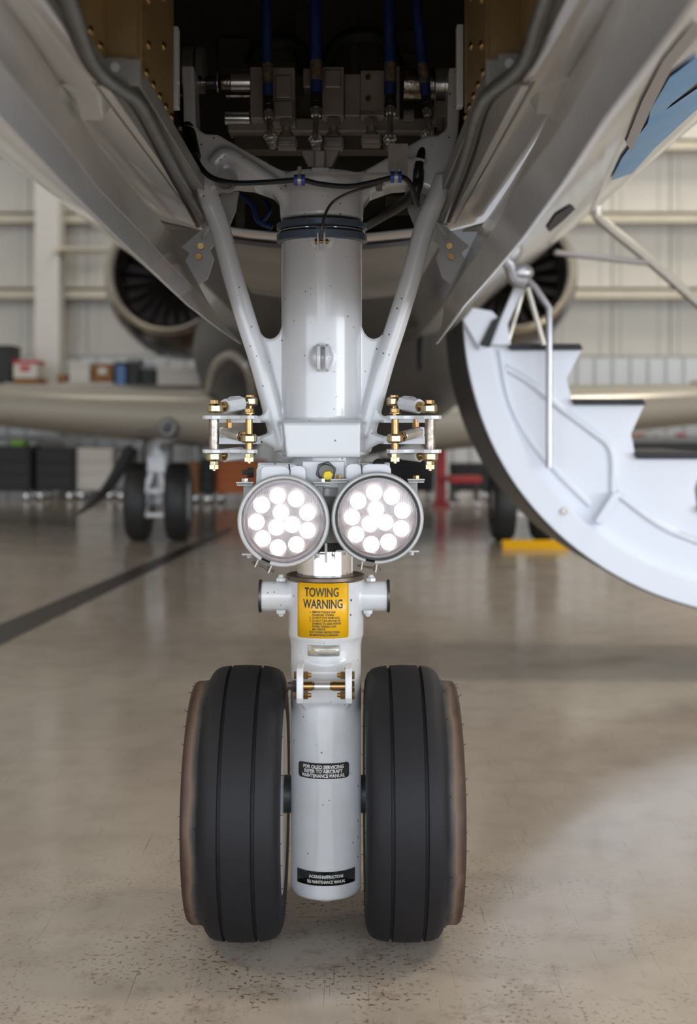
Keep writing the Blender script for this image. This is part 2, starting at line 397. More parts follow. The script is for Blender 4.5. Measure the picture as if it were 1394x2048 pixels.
# ------------------------------------------------------------------ private jet
XA = -.034; ZB = H+.34; R = 1.2; ZCN = ZB+R
def ring_pts(y, r, zc, angs): return [Vector((XA+r*sin(a), y, zc-r*cos(a))) for a in angs]
AO = math.asin(.225/R)
angs = sorted(set([-pi+2*pi*i/96 for i in range(96)] + [-AO, AO]))
angs = [a for a in angs if not (abs(abs(a)-AO) < .03 and abs(abs(a)-AO) > 1e-6)]
jet = thing('private_jet', (XA, 5, 0), 'white private jet parked nose-on, its belly overhead and low wings behind the nose gear', 'airplane')
stations = [(-1.9, .12, ZCN-.55), (-1.75, .35, ZCN-.5), (-1.4, .62, ZCN-.42), (-.9, .86, ZCN-.28), (-.3, 1.06, ZCN-.12), (.25, 1.16, ZCN-.035), (.58, R, ZCN)]
stations += [(y, R, ZCN) for y in (1.0, 1.5, 2.0, 2.39, 2.47, 3.0, 3.57, 4.2, 5, 6, 7, 8, 9)]
stations += [(10.5, 1.15, ZCN+.05), (12, .95, ZCN+.22), (13.2, .7, ZCN+.42), (14.0, .45, ZCN+.6)]
bm = BM(); rings = [[bm.verts.new(p) for p in ring_pts(y, r, zc, angs)] for y, r, zc in stations]
na = len(angs)
for i, (A, B) in enumerate(zip(rings, rings[1:])):
    for k in range(na):
        a0 = angs[k]; a1 = angs[(k+1) % na]; ym = (stations[i][0]+stations[i+1][0])/2
        if .58 < ym < 2.39 and abs((a0+a1)/2) < AO: continue
        f = bm.faces.new((A[k], A[(k+1) % na], B[(k+1) % na], B[k]))
        if ym > 2.47 and abs((a0+a1)/2) < .35 and a0 < a1: f.material_index = 1  # underside strip coloured dark to stand for its shade
bm.faces.new(rings[0][::-1]); bm.faces.new(rings[-1])
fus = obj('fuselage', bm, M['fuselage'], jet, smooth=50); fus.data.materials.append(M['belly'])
sd = fus.modifiers.new('solid', 'SOLIDIFY'); sd.thickness = .006; sd.offset = -1

def FS(px, py, push=0.0):                               # where the sight line meets the fuselage side
    wx = (px-CX)/F; hz = (CY-py)/F; hc = ZCN-H
    a = wx*wx+hz*hz; b = -2*(wx*XA+hz*hc); c = XA*XA+hc*hc-R*R
    disc = b*b-4*a*c
    d = (-b-sqrt(max(disc, 0)))/(2*a)
    p = Vector((wx*d, d, H+hz*d)); nrm = Vector((p.x-XA, 0, p.z-ZCN)).normalized()
    return p+nrm*push
def decal(name, lo, hi, m, n=24, push=.003, parent=None):
    bm = BM(); A = []; B = []
    def samp(pl, t):
        k = t*(len(pl)-1); i = min(int(k), len(pl)-2); q = k-i
        return (pl[i][0]*(1-q)+pl[i+1][0]*q, pl[i][1]*(1-q)+pl[i+1][1]*q)
    rows = []
    for i in range(n+1):
        a = samp(lo, i/n); b = samp(hi, i/n)
        rows.append([bm.verts.new(FS(a[0]*(1-s)+b[0]*s, a[1]*(1-s)+b[1]*s, push)) for s in (0, .25, .5, .75, 1)])
    for X, Y in zip(rows, rows[1:]):
        for k in range(4): bm.faces.new((X[k], X[k+1], Y[k+1], Y[k]))
    return obj(name, bm, m, parent or fus, smooth=60)
decal('logo_stroke', [(1222, 358), (1262, 345), (1312, 290), (1394, 214), (1460, 140)], [(1224, 350), (1243, 312), (1296, 240), (1394, 172), (1460, 100)], M['logo_blue'])
decal('logo_stroke', [(1290, 262), (1340, 205), (1394, 160)], [(1300, 215), (1338, 150), (1394, 108)], M['logo_blue'])
decal('logo_swoosh', [(1262, 300), (1300, 215), (1345, 125), (1400, 60)], [(1250, 282), (1282, 200), (1325, 115), (1385, 40)], M['logo_grey'])
decal('dark_reflection', [(1098, 462), (1125, 440), (1150, 415)], [(1092, 455), (1110, 428), (1140, 410)], M['black'])  # black oval painted in place of a reflection on the skin
# aft belly panels behind the wheel bay
for s, m in ((-1, 'belly_panel'), (1, 'belly_panel')):
    bm = BM()
    xs = [XA+s*(.012+i*.042) for i in range(6)]
    rr = lambda x, y, o: Vector((x, y, ZCN-sqrt((R+o)**2-(x-XA)**2)))
    loft(bm, [[rr(x, y, .001) for x in xs]+[rr(x, y, .010) for x in xs[::-1]] for y in (2.50, 3.0, 3.54)])
    obj('belly_panel', bm, M[m], fus, smooth=40)
# small drain mast wedges on the belly beside the bay
for (px, py, s) in ((180, 197, -1), (1098, 184, 1)):
    p = FS(px, py, 0); bm = BM()
    loft(bm, [[p+Vector((-.022, -.05, .004)), p+Vector((.022, -.05, .004)), p+Vector((.012, -.03, -.001)), p+Vector((-.012, -.03, -.001))],
              [p+Vector((-.022, .02, .004)), p+Vector((.022, .02, .004)), p+Vector((.012, .012, -.020)), p+Vector((-.012, .012, -.020))],
              [p+Vector((-.02, .035, .004)), p+Vector((.02, .035, .004)), p+Vector((.011, .016, -.021)), p+Vector((-.011, .016, -.021))]])
    obj('belly_fitting', bm, M['fuselage'], fus, smooth=30)
# wheel bay
zb0 = H+.355; zb1 = H+1.05
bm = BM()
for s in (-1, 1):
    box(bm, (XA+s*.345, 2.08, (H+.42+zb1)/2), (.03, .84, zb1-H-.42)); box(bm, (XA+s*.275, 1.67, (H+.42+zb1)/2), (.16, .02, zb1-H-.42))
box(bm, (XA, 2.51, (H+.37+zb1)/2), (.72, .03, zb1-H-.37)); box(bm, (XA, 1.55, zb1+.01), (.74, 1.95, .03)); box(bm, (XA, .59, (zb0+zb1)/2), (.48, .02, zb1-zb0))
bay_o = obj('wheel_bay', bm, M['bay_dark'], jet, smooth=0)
for s in (-1, 1):
    bay = BM(); z_ = (zb0+.012+zb1)/2
    box(bay, (XA+s*.195, 1.535, z_), (.010, .29, zb1-zb0-.012)); box(bay, (XA+s*.227, .99, z_), (.010, .79, zb1-zb0-.012)); box(bay, (XA+s*.211, 1.387, z_+.004), (.042, .010, zb1-zb0-.02))
    obj('bay_wall', bay, M['tan'], bay_o, smooth=0, label='tan primed side wall of nose wheel bay')
# rear wall furniture: frames, brackets and ribs in the dark
bm = BM()
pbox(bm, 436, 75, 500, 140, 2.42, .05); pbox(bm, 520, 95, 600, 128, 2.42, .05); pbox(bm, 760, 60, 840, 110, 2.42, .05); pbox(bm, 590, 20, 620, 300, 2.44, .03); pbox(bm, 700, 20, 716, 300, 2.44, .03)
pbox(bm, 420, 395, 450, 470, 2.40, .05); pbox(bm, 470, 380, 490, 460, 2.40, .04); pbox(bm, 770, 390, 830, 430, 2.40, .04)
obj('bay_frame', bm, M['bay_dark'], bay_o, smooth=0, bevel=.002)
for (x0, y0, x1, y1) in ((343, 52, 356, 214), (914, 48, 927, 212)):
    obj('bay_post', pbox(BM(), x0, y0, x1, y1, 1.70, .02), M['plain_white'], bay_o, smooth=0, bevel=.001)
# flange strips, riveted angle brackets, rivets
riv = BM(); lathe(riv, [(0, .0052), (.002, .0048), (.0036, .0028), (.0041, 0)], (0, 0, 0), (1, 0, 0), 10); riv_me = mesh_of(riv, 'rivet', M['bronze'], 60)
for s in (-1, 1):
    bm = BM(); box(bm, (XA+s*.2145, 1.88, H+.365), (.048, 1.0, .003)); box(bm, (XA+s*.1885, 1.70, H+.372), (.003, .64, .022)); box(bm, (XA+s*.2085, 1.376, H+.372), (.047, .004, .028)); box(bm, (XA+s*.2205, 1.0, H+.372), (.003, .76, .016))
    obj('bay_flange', bm, M['grey_paint'], bay_o, smooth=0, bevel=.0008)
    bm = BM(); box(bm, (XA+s*.1885, 1.40, H+.55), (.004, .012, .36)); box(bm, (XA+s*.2205, 1.20, H+.75), (.004, .010, .70))
    tube(bm, [(XA+s*.188, 1.62, H+1.0), (XA+s*.188, 1.62, H+.66), (XA+s*.188, 1.56, H+.59), (XA+s*.188, 1.50, H+.66), (XA+s*.188, 1.50, H+1.0)], .003, 6)
    obj('bay_stringer', bm, M['tan'], bay_o, smooth=0)
    rot = (0, 0, 0) if s < 0 else (0, 0, pi)
    for i in range(14):
        share('rivet', riv_me, (XA+s*.1899, 1.41+(i % 2)*.05, H+.40+i*.026), bay_o, rot)
    for i in range(12): share('rivet', riv_me, (XA+s*(.2219 if i < 6 else .1899), 1.08+.052*i+(.02 if i == 6 else 0), H+.390), bay_o, rot)
    for i in range(8): share('rivet', riv_me, (XA+s*.2219, 1.17, H+.42+i*.05), bay_o, rot)
    for i in range(5): share('rivet', riv_me, (XA+s*.1899, 1.58, H+.46+i*.06), bay_o, rot)
    q = K(231, 136, 1.370) if s < 0 else K(1018, 128, 1.370)
    bm = BM(); box(bm, q, (.022, .004, .022)); obj('angle_clip', bm, M['grey_paint'], bay_o, smooth=0, bevel=.001)
    cyl(bm := BM(), q+Vector((0, -.004, 0)), q+Vector((0, 0, 0)), .005, seg=12); obj('clip_rivet', bm, M['plain_white'], bay_o)
# rubber seals round the bay opening
HO = .352
def seal_pt(px, py, h=HO): d = h*F/(CY-py); return K(px, py, d)
SL = [(118, -60), (152, 40), (170, 92), (188, 128), (212, 155), (245, 178), (270, 196), (292, 228), (318, 278), (350, 340), (385, 405), (407, 448)]
SR = [(1112, -60), (1078, 40), (1063, 92), (1048, 124), (1022, 152), (990, 176), (968, 200), (952, 238), (938, 290), (920, 345), (900, 398), (886, 438)]
for pl, dx in ((SL, -1), (SR, 1)):
    obj('bay_seal', tube(BM(), [seal_pt(x, y) for x, y in pl], .0075, 12, 6), M['seal'], jet, label='grey rubber seal tube around wheel bay opening')
    obj('seal_strip', tube(BM(), [seal_pt(x+dx*11, y+3, HO+.006) for x, y in pl], .0045, 8, 6), M['rubber'], jet)
# wing to body fairing
bm = BM(); ball(bm, (XA, 9.6, 1.28), 1.0, (1.02, 3.5, .74), 64)
fair = obj('wing_fairing', bm, M['belly'], jet, smooth=60)  # fairing shares the tone that paints in the underside shade
def on_fairing(px, py):
    dr = Vector(((px-CX)/F, 1, (CY-py)/F)); c0 = Vector((XA, 9.6, 1.28)); q = Vector((1.02, 3.5, .74)); o0 = Vector((0, 0, H))-c0
    A = sum((dr[i]/q[i])**2 for i in range(3)); B = 2*sum(dr[i]*o0[i]/q[i]**2 for i in range(3)); Cc = sum((o0[i]/q[i])**2 for i in range(3))-1
    t = (-B-sqrt(max(B*B-4*A*Cc, 0)))/(2*A); return Vector((0, 0, H))+dr*t
bm = BM(); tube(bm, [on_fairing(462+44*cos(t)+(14*sin(t) if sin(t) < 0 else 0), 792-82*sin(t)) for t in [2*pi*i/24 for i in range(25)]], .026, 8, 2)
obj('fairing_ring', bm, M['wing'], jet)  # oval tube ring lying on the fairing surface
bm = BM(); box(bm, (XA+.35, 5.4, ZB+.0-.06), (.012, .30, .14)); obj('belly_blade', bm, M['belly'], jet, smooth=30, bevel=.005)  # thin upright blade below the fuselage
# wings
def wing(s):
    bm = BM(); rings = []
    prof = [(0, 0), (.012, .035), (.05, .062), (.12, .08), (.25, .088), (.45, .075), (.7, .042), (1, .004), (1, -.002), (.7, -.022), (.45, -.045), (.25, -.062), (.12, -.062), (.05, -.048), (.012, -.028)]
    for x, yle, zc, ch in ((.55, 7.7, .80, 2.9), (.95, 7.9, .815, 2.6), (2.4, 8.7, .90, 1.95), (6.6, 11.2, 1.12, .9), (7.0, 11.6, 1.14, .5)):
        k = ch*(1.0 if x < 3 else .8)
        rings.append([Vector((XA+s*x, yle+u*ch, zc+v*k*1.02)) for u, v in prof])
    loft(bm, rings); return obj('wing', bm, M['wing'], jet, smooth=50)
wl_o = wing(-1); wing(1)
q = K(335, 855, 7.92); bm = BM(); lathe(bm, [(0, 0), (.0, .052), (.02, .062), (.10, .065)], q, (0, 1, 0), 24)
obj('wing_lamp', bm, M['dark_steel'], wl_o, label='round dark lamp on wing leading edge')
bm = BM(); lathe(bm, [(-.012, 0), (-.008, .02), (-.001, .035)], q, (0, 1, 0), 20); obj('wing_lamp_lens', bm, M['intake'], wl_o)

# engines
def engine(s, px, py, label):
    c = K(px, py, 10.5); c.x = XA+s*1.42
    t = thing('jet_engine', c, label, 'jet engine', 'jet engines on the rear fuselage')
    bm = BM(); lathe(bm, [(.10, .505), (.25, .56), (.6, .62), (1.2, .66), (2.0, .60), (2.8, .42), (2.8, .38), (2.0, .3), (.7, .47), (.10, .455)], c, (0, 1, 0), 64, close=True); obj('nacelle', bm, M['nacelle'], t, smooth=50)
    bm = BM(); lathe(bm, [(.12, .51), (.04, .512), (0, .495), (-.018, .470), (0, .442), (.05, .43), (.16, .445), (.16, .47)], c, (0, 1, 0), 64, close=True); obj('intake_lip', bm, M['lip_metal'], t, smooth=60)
    bm = BM(); lathe(bm, [(.10, .462), (.16, .449), (.66, .47), (.66, .48), (.1, .48)], c, (0, 1, 0), 48, close=True); obj('intake_duct', bm, M['intake'], t, smooth=50)
    bm = BM(); lathe(bm, [(.35, 0), (.40, .05), (.52, .11), (.64, .14), (.9, .14)], c, (0, 1, 0), 24); lathe(bm, [(.80, .475), (.82, .475), (.82, .1)], c, (0, 1, 0), 48); hub = obj('fan_hub', bm, M['fan'], t)
    b = BM(); loft(b, [[(x*cos(tw)-y*sin(tw), x*sin(tw)+y*cos(tw), r) for x, y in ((-.05*k, 0), (0, .004), (.05*k, 0), (0, -.004))] for r, tw, k in ((.13, .5, .6), (.3, .9, .9), (.455, 1.15, 1.1))])
    me = mesh_of(b, 'fan_blade', M['fan'], 40)
    for i in range(22):
        o = share('fan_blade', me, c+Vector((0, .60, 0)), hub, (0, 2*pi*i/22, 0))
    bm = BM(); box(bm, (XA+s*.95, c.y+1.4, c.z+.02), (.7, 1.4, .10)); obj('engine_pylon', bm, M['fuselage'], t, smooth=0, bevel=.03)
engine(-1, 335, 545, 'left jet engine nacelle with polished intake lip, seen beyond the left gear door')
engine(1, 1036, 540, 'right jet engine nacelle with polished intake lip, seen behind the boarding stairs')

# main landing gear
def main_gear(px, label):
    D = 8.74; x0 = (px-CX)/F*D
    t = thing('main_landing_gear', (x0, D, 0), label, 'landing gear', 'main landing gear legs under the wings')
    prof = [(-.075, .15), (-.08, .19), (-.07, .245), (-.045, .265), (.045, .265), (.07, .245), (.08, .19), (.075, .15)]
    for sx in (-1, 1):
        cx = x0+sx*.134
        bm = BM(); lathe(bm, prof, (cx, D, .265), (1, 0, 0), 40, close=True); ty = obj('tyre', bm, M['rubber'], t, smooth=40)
        bm = BM(); lathe(bm, [(-.065, .155), (-.06, .14), (-.03, .12), (-.03, .05), (-.05, 0)], (cx, D, .265), (1, 0, 0), 32)
        lathe(bm, [(.065, .155), (.06, .14), (.03, .12), (.03, .05), (.05, 0)], (cx, D, .265), (1, 0, 0), 32)
        obj('wheel_rim', bm, M['lip_metal'] if sx < 0 else M['rim_white'], ty)
    bm = BM(); cyl(bm, (x0, D, .25), (x0, D, 1.0), .055); cyl(bm, (x0, D, .50), (x0, D, .62), .08, .07); cyl(bm, (x0, D, .70), (x0, D, .95), .075)
    cyl(bm, (x0-.14, D, .265), (x0+.14, D, .265), .03); obj('leg_strut', bm, M['plain_white'], t)
    bm = BM()
    for a, b in (((-.075, .18), (-.065, .34)), ((.075, .18), (.065, .34)), ((-.07, .33), (-.03, .46)), ((.07, .33), (.03, .46))):
        cyl(bm, (x0+a[0], D-.20, a[1]), (x0+b[0], D-.14, b[1]), .022, seg=8)
    cyl(bm, (x0-.08, D-.2, .185), (x0+.08, D-.2, .185), .014, seg=10); cyl(bm, (x0-.06, D-.15, .34), (x0+.06, D-.15, .34), .022, seg=10)
    box(bm, (x0, D-.08, .52), (.12, .1, .1)); obj('torque_link', bm, M['plain_white'], t)
    bm = BM(); tube(bm, [(x0+.02, D-.1, .62), (x0+.25, D-.05, .72), (x0+.8, D+.1, .78)], .022, 8); obj('side_brace', bm, M['grey_paint'], t)
    bm = BM(); tube(bm, [(x0-.05, D-.09, .45), (x0-.09, D-.11, .6), (x0-.03, D-.09, .8)], .01, 6); tube(bm, [(x0+.06, D-.09, .4), (x0+.1, D-.11, .6), (x0+.05, D-.09, .85)], .008, 6)
    obj('brake_hose', bm, M['black'], t)
main_gear(318, 'left main landing gear, two black wheels on a white leg under the left wing')
main_gear(1044, 'right main landing gear with black wheels, mostly hidden behind the boarding stairs')
a = K(262, 900, 8.2); b = K(215, 975, 8.0); c = K(150, 1032, 7.8)
bm = BM(); tube(bm, [a, K(240, 938, 8.1), b, K(190, 1002, 7.9), c], .02, 8, 6, rad=lambda t: .042*(1-t)**.6+.004)
tag(obj('ground_strap', bm, M['black']), 'black tapering strap slanting down from the left wing to the floor', 'strap')
# chock
c = G(1060, 1087); c.y -= .3; c.z = 0; bm = BM(); loft(bm, [[(c.x-.22, c.y-.06, 0), (c.x-.22, c.y+.08, 0), (c.x-.22, c.y+.02, .05)], [(c.x+.2, c.y-.06, 0), (c.x+.2, c.y+.08, 0), (c.x+.2, c.y+.02, .05)]])
tag(obj('wheel_chock', bm, M['placard_yellow'], smooth=0), 'yellow wheel chock lying before the right main wheel', 'wheel chock')

# ------------------------------------------------------------------ nose gear doors
def along(pl, py):
    for (x0, y0), (x1, y1) in zip(pl, pl[1:]):
        if y0 <= py <= y1: return x0+(x1-x0)*(py-y0)/(y1-y0)
    (x0, y0), (x1, y1) = (pl[0], pl[1]) if py < pl[0][1] else (pl[-2], pl[-1])
    return x0+(x1-x0)*(py-y0)/(y1-y0)
def dpt(pl, d, h):
    py = CY-h*F/d; return Vector(((along(pl, py)-CX)/F*d, d, H+h))
DL = dict(h=[(7, 0), (82, 106), (150, 212), (205, 308), (267, 376), (308, 427), (342, 465)],
          m=[(0, 126), (103, 253), (191, 372), (273, 455), (338, 526), (376, 564), (420, 608)],
          l=[(0, 238), (103, 345), (200, 443), (330, 565), (396, 628), (490, 693)])
DR = dict(h=[(1225, 0), (1170, 105), (1123, 180), (1068, 289), (1006, 394), (932, 494)],
          m=[(1287, 0), (1201, 121), (1123, 257), (1045, 351), (987, 460), (940, 530), (885, 609)],
          l=[(1388, 0), (1299, 133), (1201, 250), (1100, 406), (1014, 515), (928, 609), (866, 695)])
ds = [.62, .8, 1.0, 1.2, 1.45, 1.7, 1.95, 2.2, 2.42]
for side, T, lab in ((-1, DL, 'open left nose gear door hanging from the belly, pale inner face'), (1, DR, 'open right nose gear door hanging from the belly, glossy taupe inner face')):
    t = thing('gear_door', (XA+side*.28, 1.5, H+.36), lab, 'aircraft door', 'nose gear doors')
    rp, rl = [], []
    for d in ds:
        k = (d-1.0)/1.45
        hh = .372-.016*max(0, k); hm = .278-.057*k; hl = .234-.094*k
        a = dpt(T['h'], d, hh); m_ = dpt(T['m'], d, hm); l_ = dpt(T['l'], d, hl)
        o = Vector((side*.024, 0, .006))
        rp.append([a, m_, m_+o*1.1, a+o*.6]); 
        mid = m_*.5+l_*.5+Vector((side*.004, 0, -.001))
        rl.append([m_, mid, l_, l_+Vector((side*.006, 0, .0015)), mid+o*.8, m_+o*1.1])
    obj('door_panel', loft(BM(), rp), M['door_grey'], t, smooth=30, bevel=.0015)
    obj('door_flange', loft(BM(), rl), M['door_lip'], t, smooth=30, bevel=.0012)
    # hinge fitting with two bolts
    X = (lambda x: x) if side > 0 else (lambda x: 1300-x)
    y_ = 0 if side > 0 else 2
    pl = [(868, 432), (898, 458), (938, 492), (922, 505), (930, 520), (912, 552), (902, 568), (885, 555), (872, 515), (880, 497), (858, 470)]
    bm = BM(); prism(bm, [(X(x), y+y_) for x, y in pl], 2.26, 2.26, 2.268); br = obj('door_bracket', bm, M['bracket_grey'], t, smooth=0, bevel=.001)
    bm = BM(); cyl(bm, K(X(868), 436, 2.255), K(X(893), 470, 2.255), .004, seg=8); cyl(bm, K(X(893), 470, 2.255), K(X(893), 480, 2.255), .004, seg=8); obj('bracket_rib', bm, M['bracket_grey'], br)
    for (bx, by, mm) in ((898, 493, 'bronze'), (902, 514, 'rust_gold')):
        p = K(X(bx), by, 2.26); cyl(b := BM(), p, p-Vector((0, .007, 0)), .0068, .0062, seg=6); obj('bolt_head', b, M[mm], br, smooth=0)

# ------------------------------------------------------------------ nose landing gear
D = 2.05
gear = thing('nose_landing_gear', (-.032, D, .3), 'white nose landing gear leg standing between the two nose wheels', 'landing gear')
XC = (643.5-CX)/F*D; XL = (652-CX)/F*D
def Z(py, d=D): return H+(CY-py)/F*d
m2 = lambda pts: [(1288-x, y) for x, y in pts[::-1]]
bm = BM()
cyl(bm, (XC, D, Z(905)), (XC, D, Z(466, 1.985)), .0642, seg=64)
web = [(388, 369), (419, 443), (450, 559), (477, 648), (508, 745), (521, 799), (530, 815), (539, 850), (538, 880), (548, 905), (566, 919), (644, 919), (644, 660), (561, 655), (556, 668), (548, 676), (538, 679), (528, 676), (520, 668), (514, 655), (487, 565), (457, 455), (426, 369)]
web = [(x+3*(y > 600), y) for x, y in web]
prism(bm, web, D, 2.032, 2.068); prism(bm, m2(web), D, 2.032, 2.068)
for mir in (0, 1):
    X = (lambda x: 1288-x) if mir else (lambda x: x)
    pts = [(407, 369), (438, 450), (468, 560), (497, 655), (518, 720), (538, 792), (554, 855), (566, 900)]
    if mir: pts = [(399, 352), (407, 375)]+pts[1:]
    tube(bm, [K(X(x), y, 2.035) for x, y in pts], .0165, 14, 6)
    arm1 = [(492, 830), (520, 832), (550, 812), (550, 846), (515, 843), (492, 842)]; arm2 = [(470, 872), (515, 873), (550, 862), (550, 898), (530, 888), (470, 883)]
    for a in (arm1, arm2): prism(bm, [(X(x), y) for x, y in (a if not mir else a[::-1])], 2.02, 2.02, 2.075)
R_ = [[K(x, y, 2.0)+Vector((0, dy, 0)) for x, y, dy in row] for row in (
    [(566, 838, -.01), (722, 838, -.01), (722, 838, .07), (566, 838, .07)], [(567, 846, -.026), (721, 846, -.026), (724, 846, .07), (564, 846, .07)], [(574, 914, -.026), (720, 914, -.026), (740, 912, .07), (553, 912, .07)])]
loft(bm, R_)
ball(bm, K(643, 715, 1.985), .017, (1, .3, 1)); 
remeshed('upper_casting', bm, M['gear_white'], gear, .0022, 7)
# upper arms above the collar
bm = BM(); cyl(bm, (XC, D, Z(442)), (XC, D, Z(352)), .0665, seg=48)
arm = [(366, 140), (392, 140), (396, 262), (412, 274), (440, 277), (480, 300), (560, 345), (600, 352), (644, 356), (644, 440), (562, 440), (560, 410), (547, 392), (505, 377), (470, 374), (432, 380), (426, 400), (400, 400), (388, 340), (372, 270)]
prism(bm, arm, D, 2.02, 2.09); prism(bm, m2(arm), D, 2.03, 2.10)
tube(bm, [K(425, 330, 2.02), K(452, 308, 2.02), K(500, 335, 2.02), K(560, 378, 2.02), K(585, 420, 2.02)], .012, 10, 5)
remeshed('upper_yoke', bm, M['gear_white'], gear, .003, 6)
for (x, y) in ((452, 362),):
    p = K(x, y, 2.005); bm = BM(); lathe(bm, [(0, .019), (-.006, .019), (-.006, .014), (.006, .014)], p, (0, 1, 0), 24); obj('bearing_boss', bm, M['grey_paint'], gear)
for pl in ([(440, 380), (478, 382), (472, 420), (448, 478), (434, 430)], [(848, 380), (810, 382), (816, 420), (840, 478), (854, 430)]):
    obj('yoke_gusset', prism(BM(), pl, 2.09, 2.09, 2.10), M['grey_paint'], gear, smooth=0, bevel=.002)
# collar
zf = lambda py: Z(py, 1.978)
for (a, b, r, m, nm) in ((434, 448, .0722, 'collar', 'collar_ring'), (449, 455, .069, 'chrome', 'collar_spacer'), (456, 474, .0722, 'collar', 'collar_ring')):
    bm = BM(); z0, z1 = zf(b), zf(a); lathe(bm, [(z0, .060), (z0, r-.002), (z0+.0015, r), (z1-.0015, r), (z1, r-.002), (z1, .060)], (XC, D, 0), (0, 0, 1), 72, close=True)
    obj(nm, bm, M[m], gear, smooth=40)
# lugs on the barrel
bm = BM(); box(bm, K(636, 484, 1.975), (.003, .022, .026)); box(bm, K(649, 484, 1.975), (.003, .022, .026)); ball(bm, K(643, 478, 1.985), .02, (1.1, .25, .9))
lug = obj('upper_lug', bm, M['gear_white'], gear, bevel=.001)
p = K(642, 483, 1.968); bm = BM(); cyl(bm, p-Vector((.009, 0, 0)), p+Vector((.012, 0, 0)), .0025, seg=12); cyl(bm, p-Vector((.0095, 0, 0)), p-Vector((.006, 0, 0)), .0048, seg=6); cyl(bm, p+Vector((.0075, 0, 0)), p+Vector((.0105, 0, 0)), .0045, seg=6)
obj('lug_bolt', bm, M['rust_gold'], lug, smooth=0)
bm = BM(); pts = [(0, .021), (.007, .017), (.0105, .008), (.0105, -.008), (.007, -.017), (0, -.021), (-.006, -.021), (-.006, .021)]
for xo in (-.009, .004):
    b0 = K(645, 716, 1.975); a_ = [bm.verts.new((b0.x+xo, b0.y-.004-q[0], b0.z+q[1])) for q in pts]; c_ = [bm.verts.new((b0.x+xo+.006, b0.y-.004-q[0], b0.z+q[1])) for q in pts]
    for i in range(8): bm.faces.new((a_[i], a_[(i+1) % 8], c_[(i+1) % 8], c_[i]))
    bm.faces.new(a_[::-1]); bm.faces.new(c_)
obj('lower_lug', bm, M['gear_white'], gear, bevel=.0012)
# lamp carrier between casting and piston
bm = BM(); pbox(bm, 604, 922, 690, 977, 1.985, .05); pbox(bm, 515, 925, 780, 945, 2.02, .03); cyl(bm, (XL, D, Z(990)), (XL, D, Z(905)), .055, seg=40)
obj('lamp_carrier', bm, M['gear_white'], gear, bevel=.002)
p = K(652, 943, 1.985); bm = BM(); cyl(bm, p, p-Vector((0, .012, 0)), .0165, seg=6, rot=.3); cyl(bm, p-Vector((0, .012, 0)), p-Vector((0, .016, 0)), .013, .012, seg=20); cn = obj('carrier_nut', bm, M['dark_steel'], gear, smooth=0, bevel=.0015)
p2 = K(656, 951, 1.965); cyl(b := BM(), p2, p2-Vector((0, .010, 0)), .0088, .0075, seg=6, rot=.2); obj('grease_cap', b, M['yellow'], cn, smooth=0, bevel=.001, label='small yellow hexagonal cap')
# gland, piston and scraper
cyl(b := BM(), (XL-.001, D, Z(1080)), (XL-.001, D, Z(980)), .050, seg=48); obj('gland_nut', b, M['grey_paint'], gear)
cyl(b := BM(), (XL-.001, D, Z(1098)), (XL-.001, D, Z(1078)), .047, seg=48); obj('gland_ring', b, M['black'], gear)
cyl(b := BM(), (XL-.0015, D, Z(1170)), (XL-.0015, D, Z(1090)), .0447, seg=64); obj('chrome_piston', b, M['chrome'], gear)
bm = BM(); z1 = Z(1158, 1.99); lathe(bm, [(z1-.008, .0), (z1-.008, .0595), (z1-.005, .0625), (z1, .0625), (z1+.001, .0605), (z1+.0005, .046), (z1+.0005, 0)], (XL-.001, D, 0), (0, 0, 1), 64); obj('scraper_ring', bm, M['collar_brown'], gear)
bm = BM(); q = K(652, 1106, 1.99); box(bm, q, (.004, .003, .03)); obj('piston_tag', bm, M['plate_metal'], gear, smooth=0)
# lower leg with towing cross tube
bm = BM()
lathe(bm, [(Z(1777), .0545), (Z(1771), .0562), (Z(1290), .0560), (Z(1276), .0575), (Z(1268), .0600), (Z(1172, 1.99), .0600), (Z(1166, 1.99), .0585)], (XL, D, 0), (0, 0, 1), 72)
zc = Z(1191); yc = 2.045
cyl(bm, ((521-CX)/F*2.03, yc, zc), ((776-CX)/F*2.03, yc, zc), .0243, seg=40)
# raised pad of the torque link
R_ = [[K(x, y, 2.0)+Vector((0, dy, 0)) for x, y, dy in row] for row in (
    [(608, 1322, .004), (690, 1322, .004), (705, 1322, .04), (598, 1322, .04)], [(600, 1340, -.012), (700, 1340, -.012), (706, 1340, .04), (594, 1340, .04)],
    [(600, 1402, -.012), (700, 1402, -.012), (706, 1402, .04), (594, 1402, .04)], [(612, 1424, .004), (690, 1424, .004), (705, 1424, .04), (598, 1424, .04)])]
loft(bm, R_)
remeshed('lower_leg', bm, M['leg_white'], gear, .0022, 5)
for x, dx in ((517, -1), (780, 1)):
    q = K(x, 1191, 2.03); q.y = yc; q.z = zc; cyl(b := BM(), q, q-Vector((dx*.0045, 0, 0)), .0262, seg=40); obj('tow_tube_end', b, M['dark_steel'], gear, bevel=.0006)
for x, y, mm in ((562, 1227, 1), (736, 1227, 1), (562, 1155, 0), (742, 1155, 0)):
    q = K(x, y, 2.03); s_ = -1 if mm else 1
    bm = BM(); cyl(bm, q-Vector((0, 0, s_*.006)), q, .0085, .008, seg=6); cyl(bm, q, q+Vector((0, 0, s_*.005)), .0055, .003, seg=12); obj('painted_bolt', bm, M['leg_white'], gear, smooth=0, bevel=.001)
# jack point
bm = BM(); lathe(bm, [(Z(1795), .010), (Z(1795), .018), (Z(1787), .026), (Z(1774), .034), (Z(1768), .034)], (XL, D, 0), (0, 0, 1), 32); obj('jack_point', bm, M['leg_white'], gear)
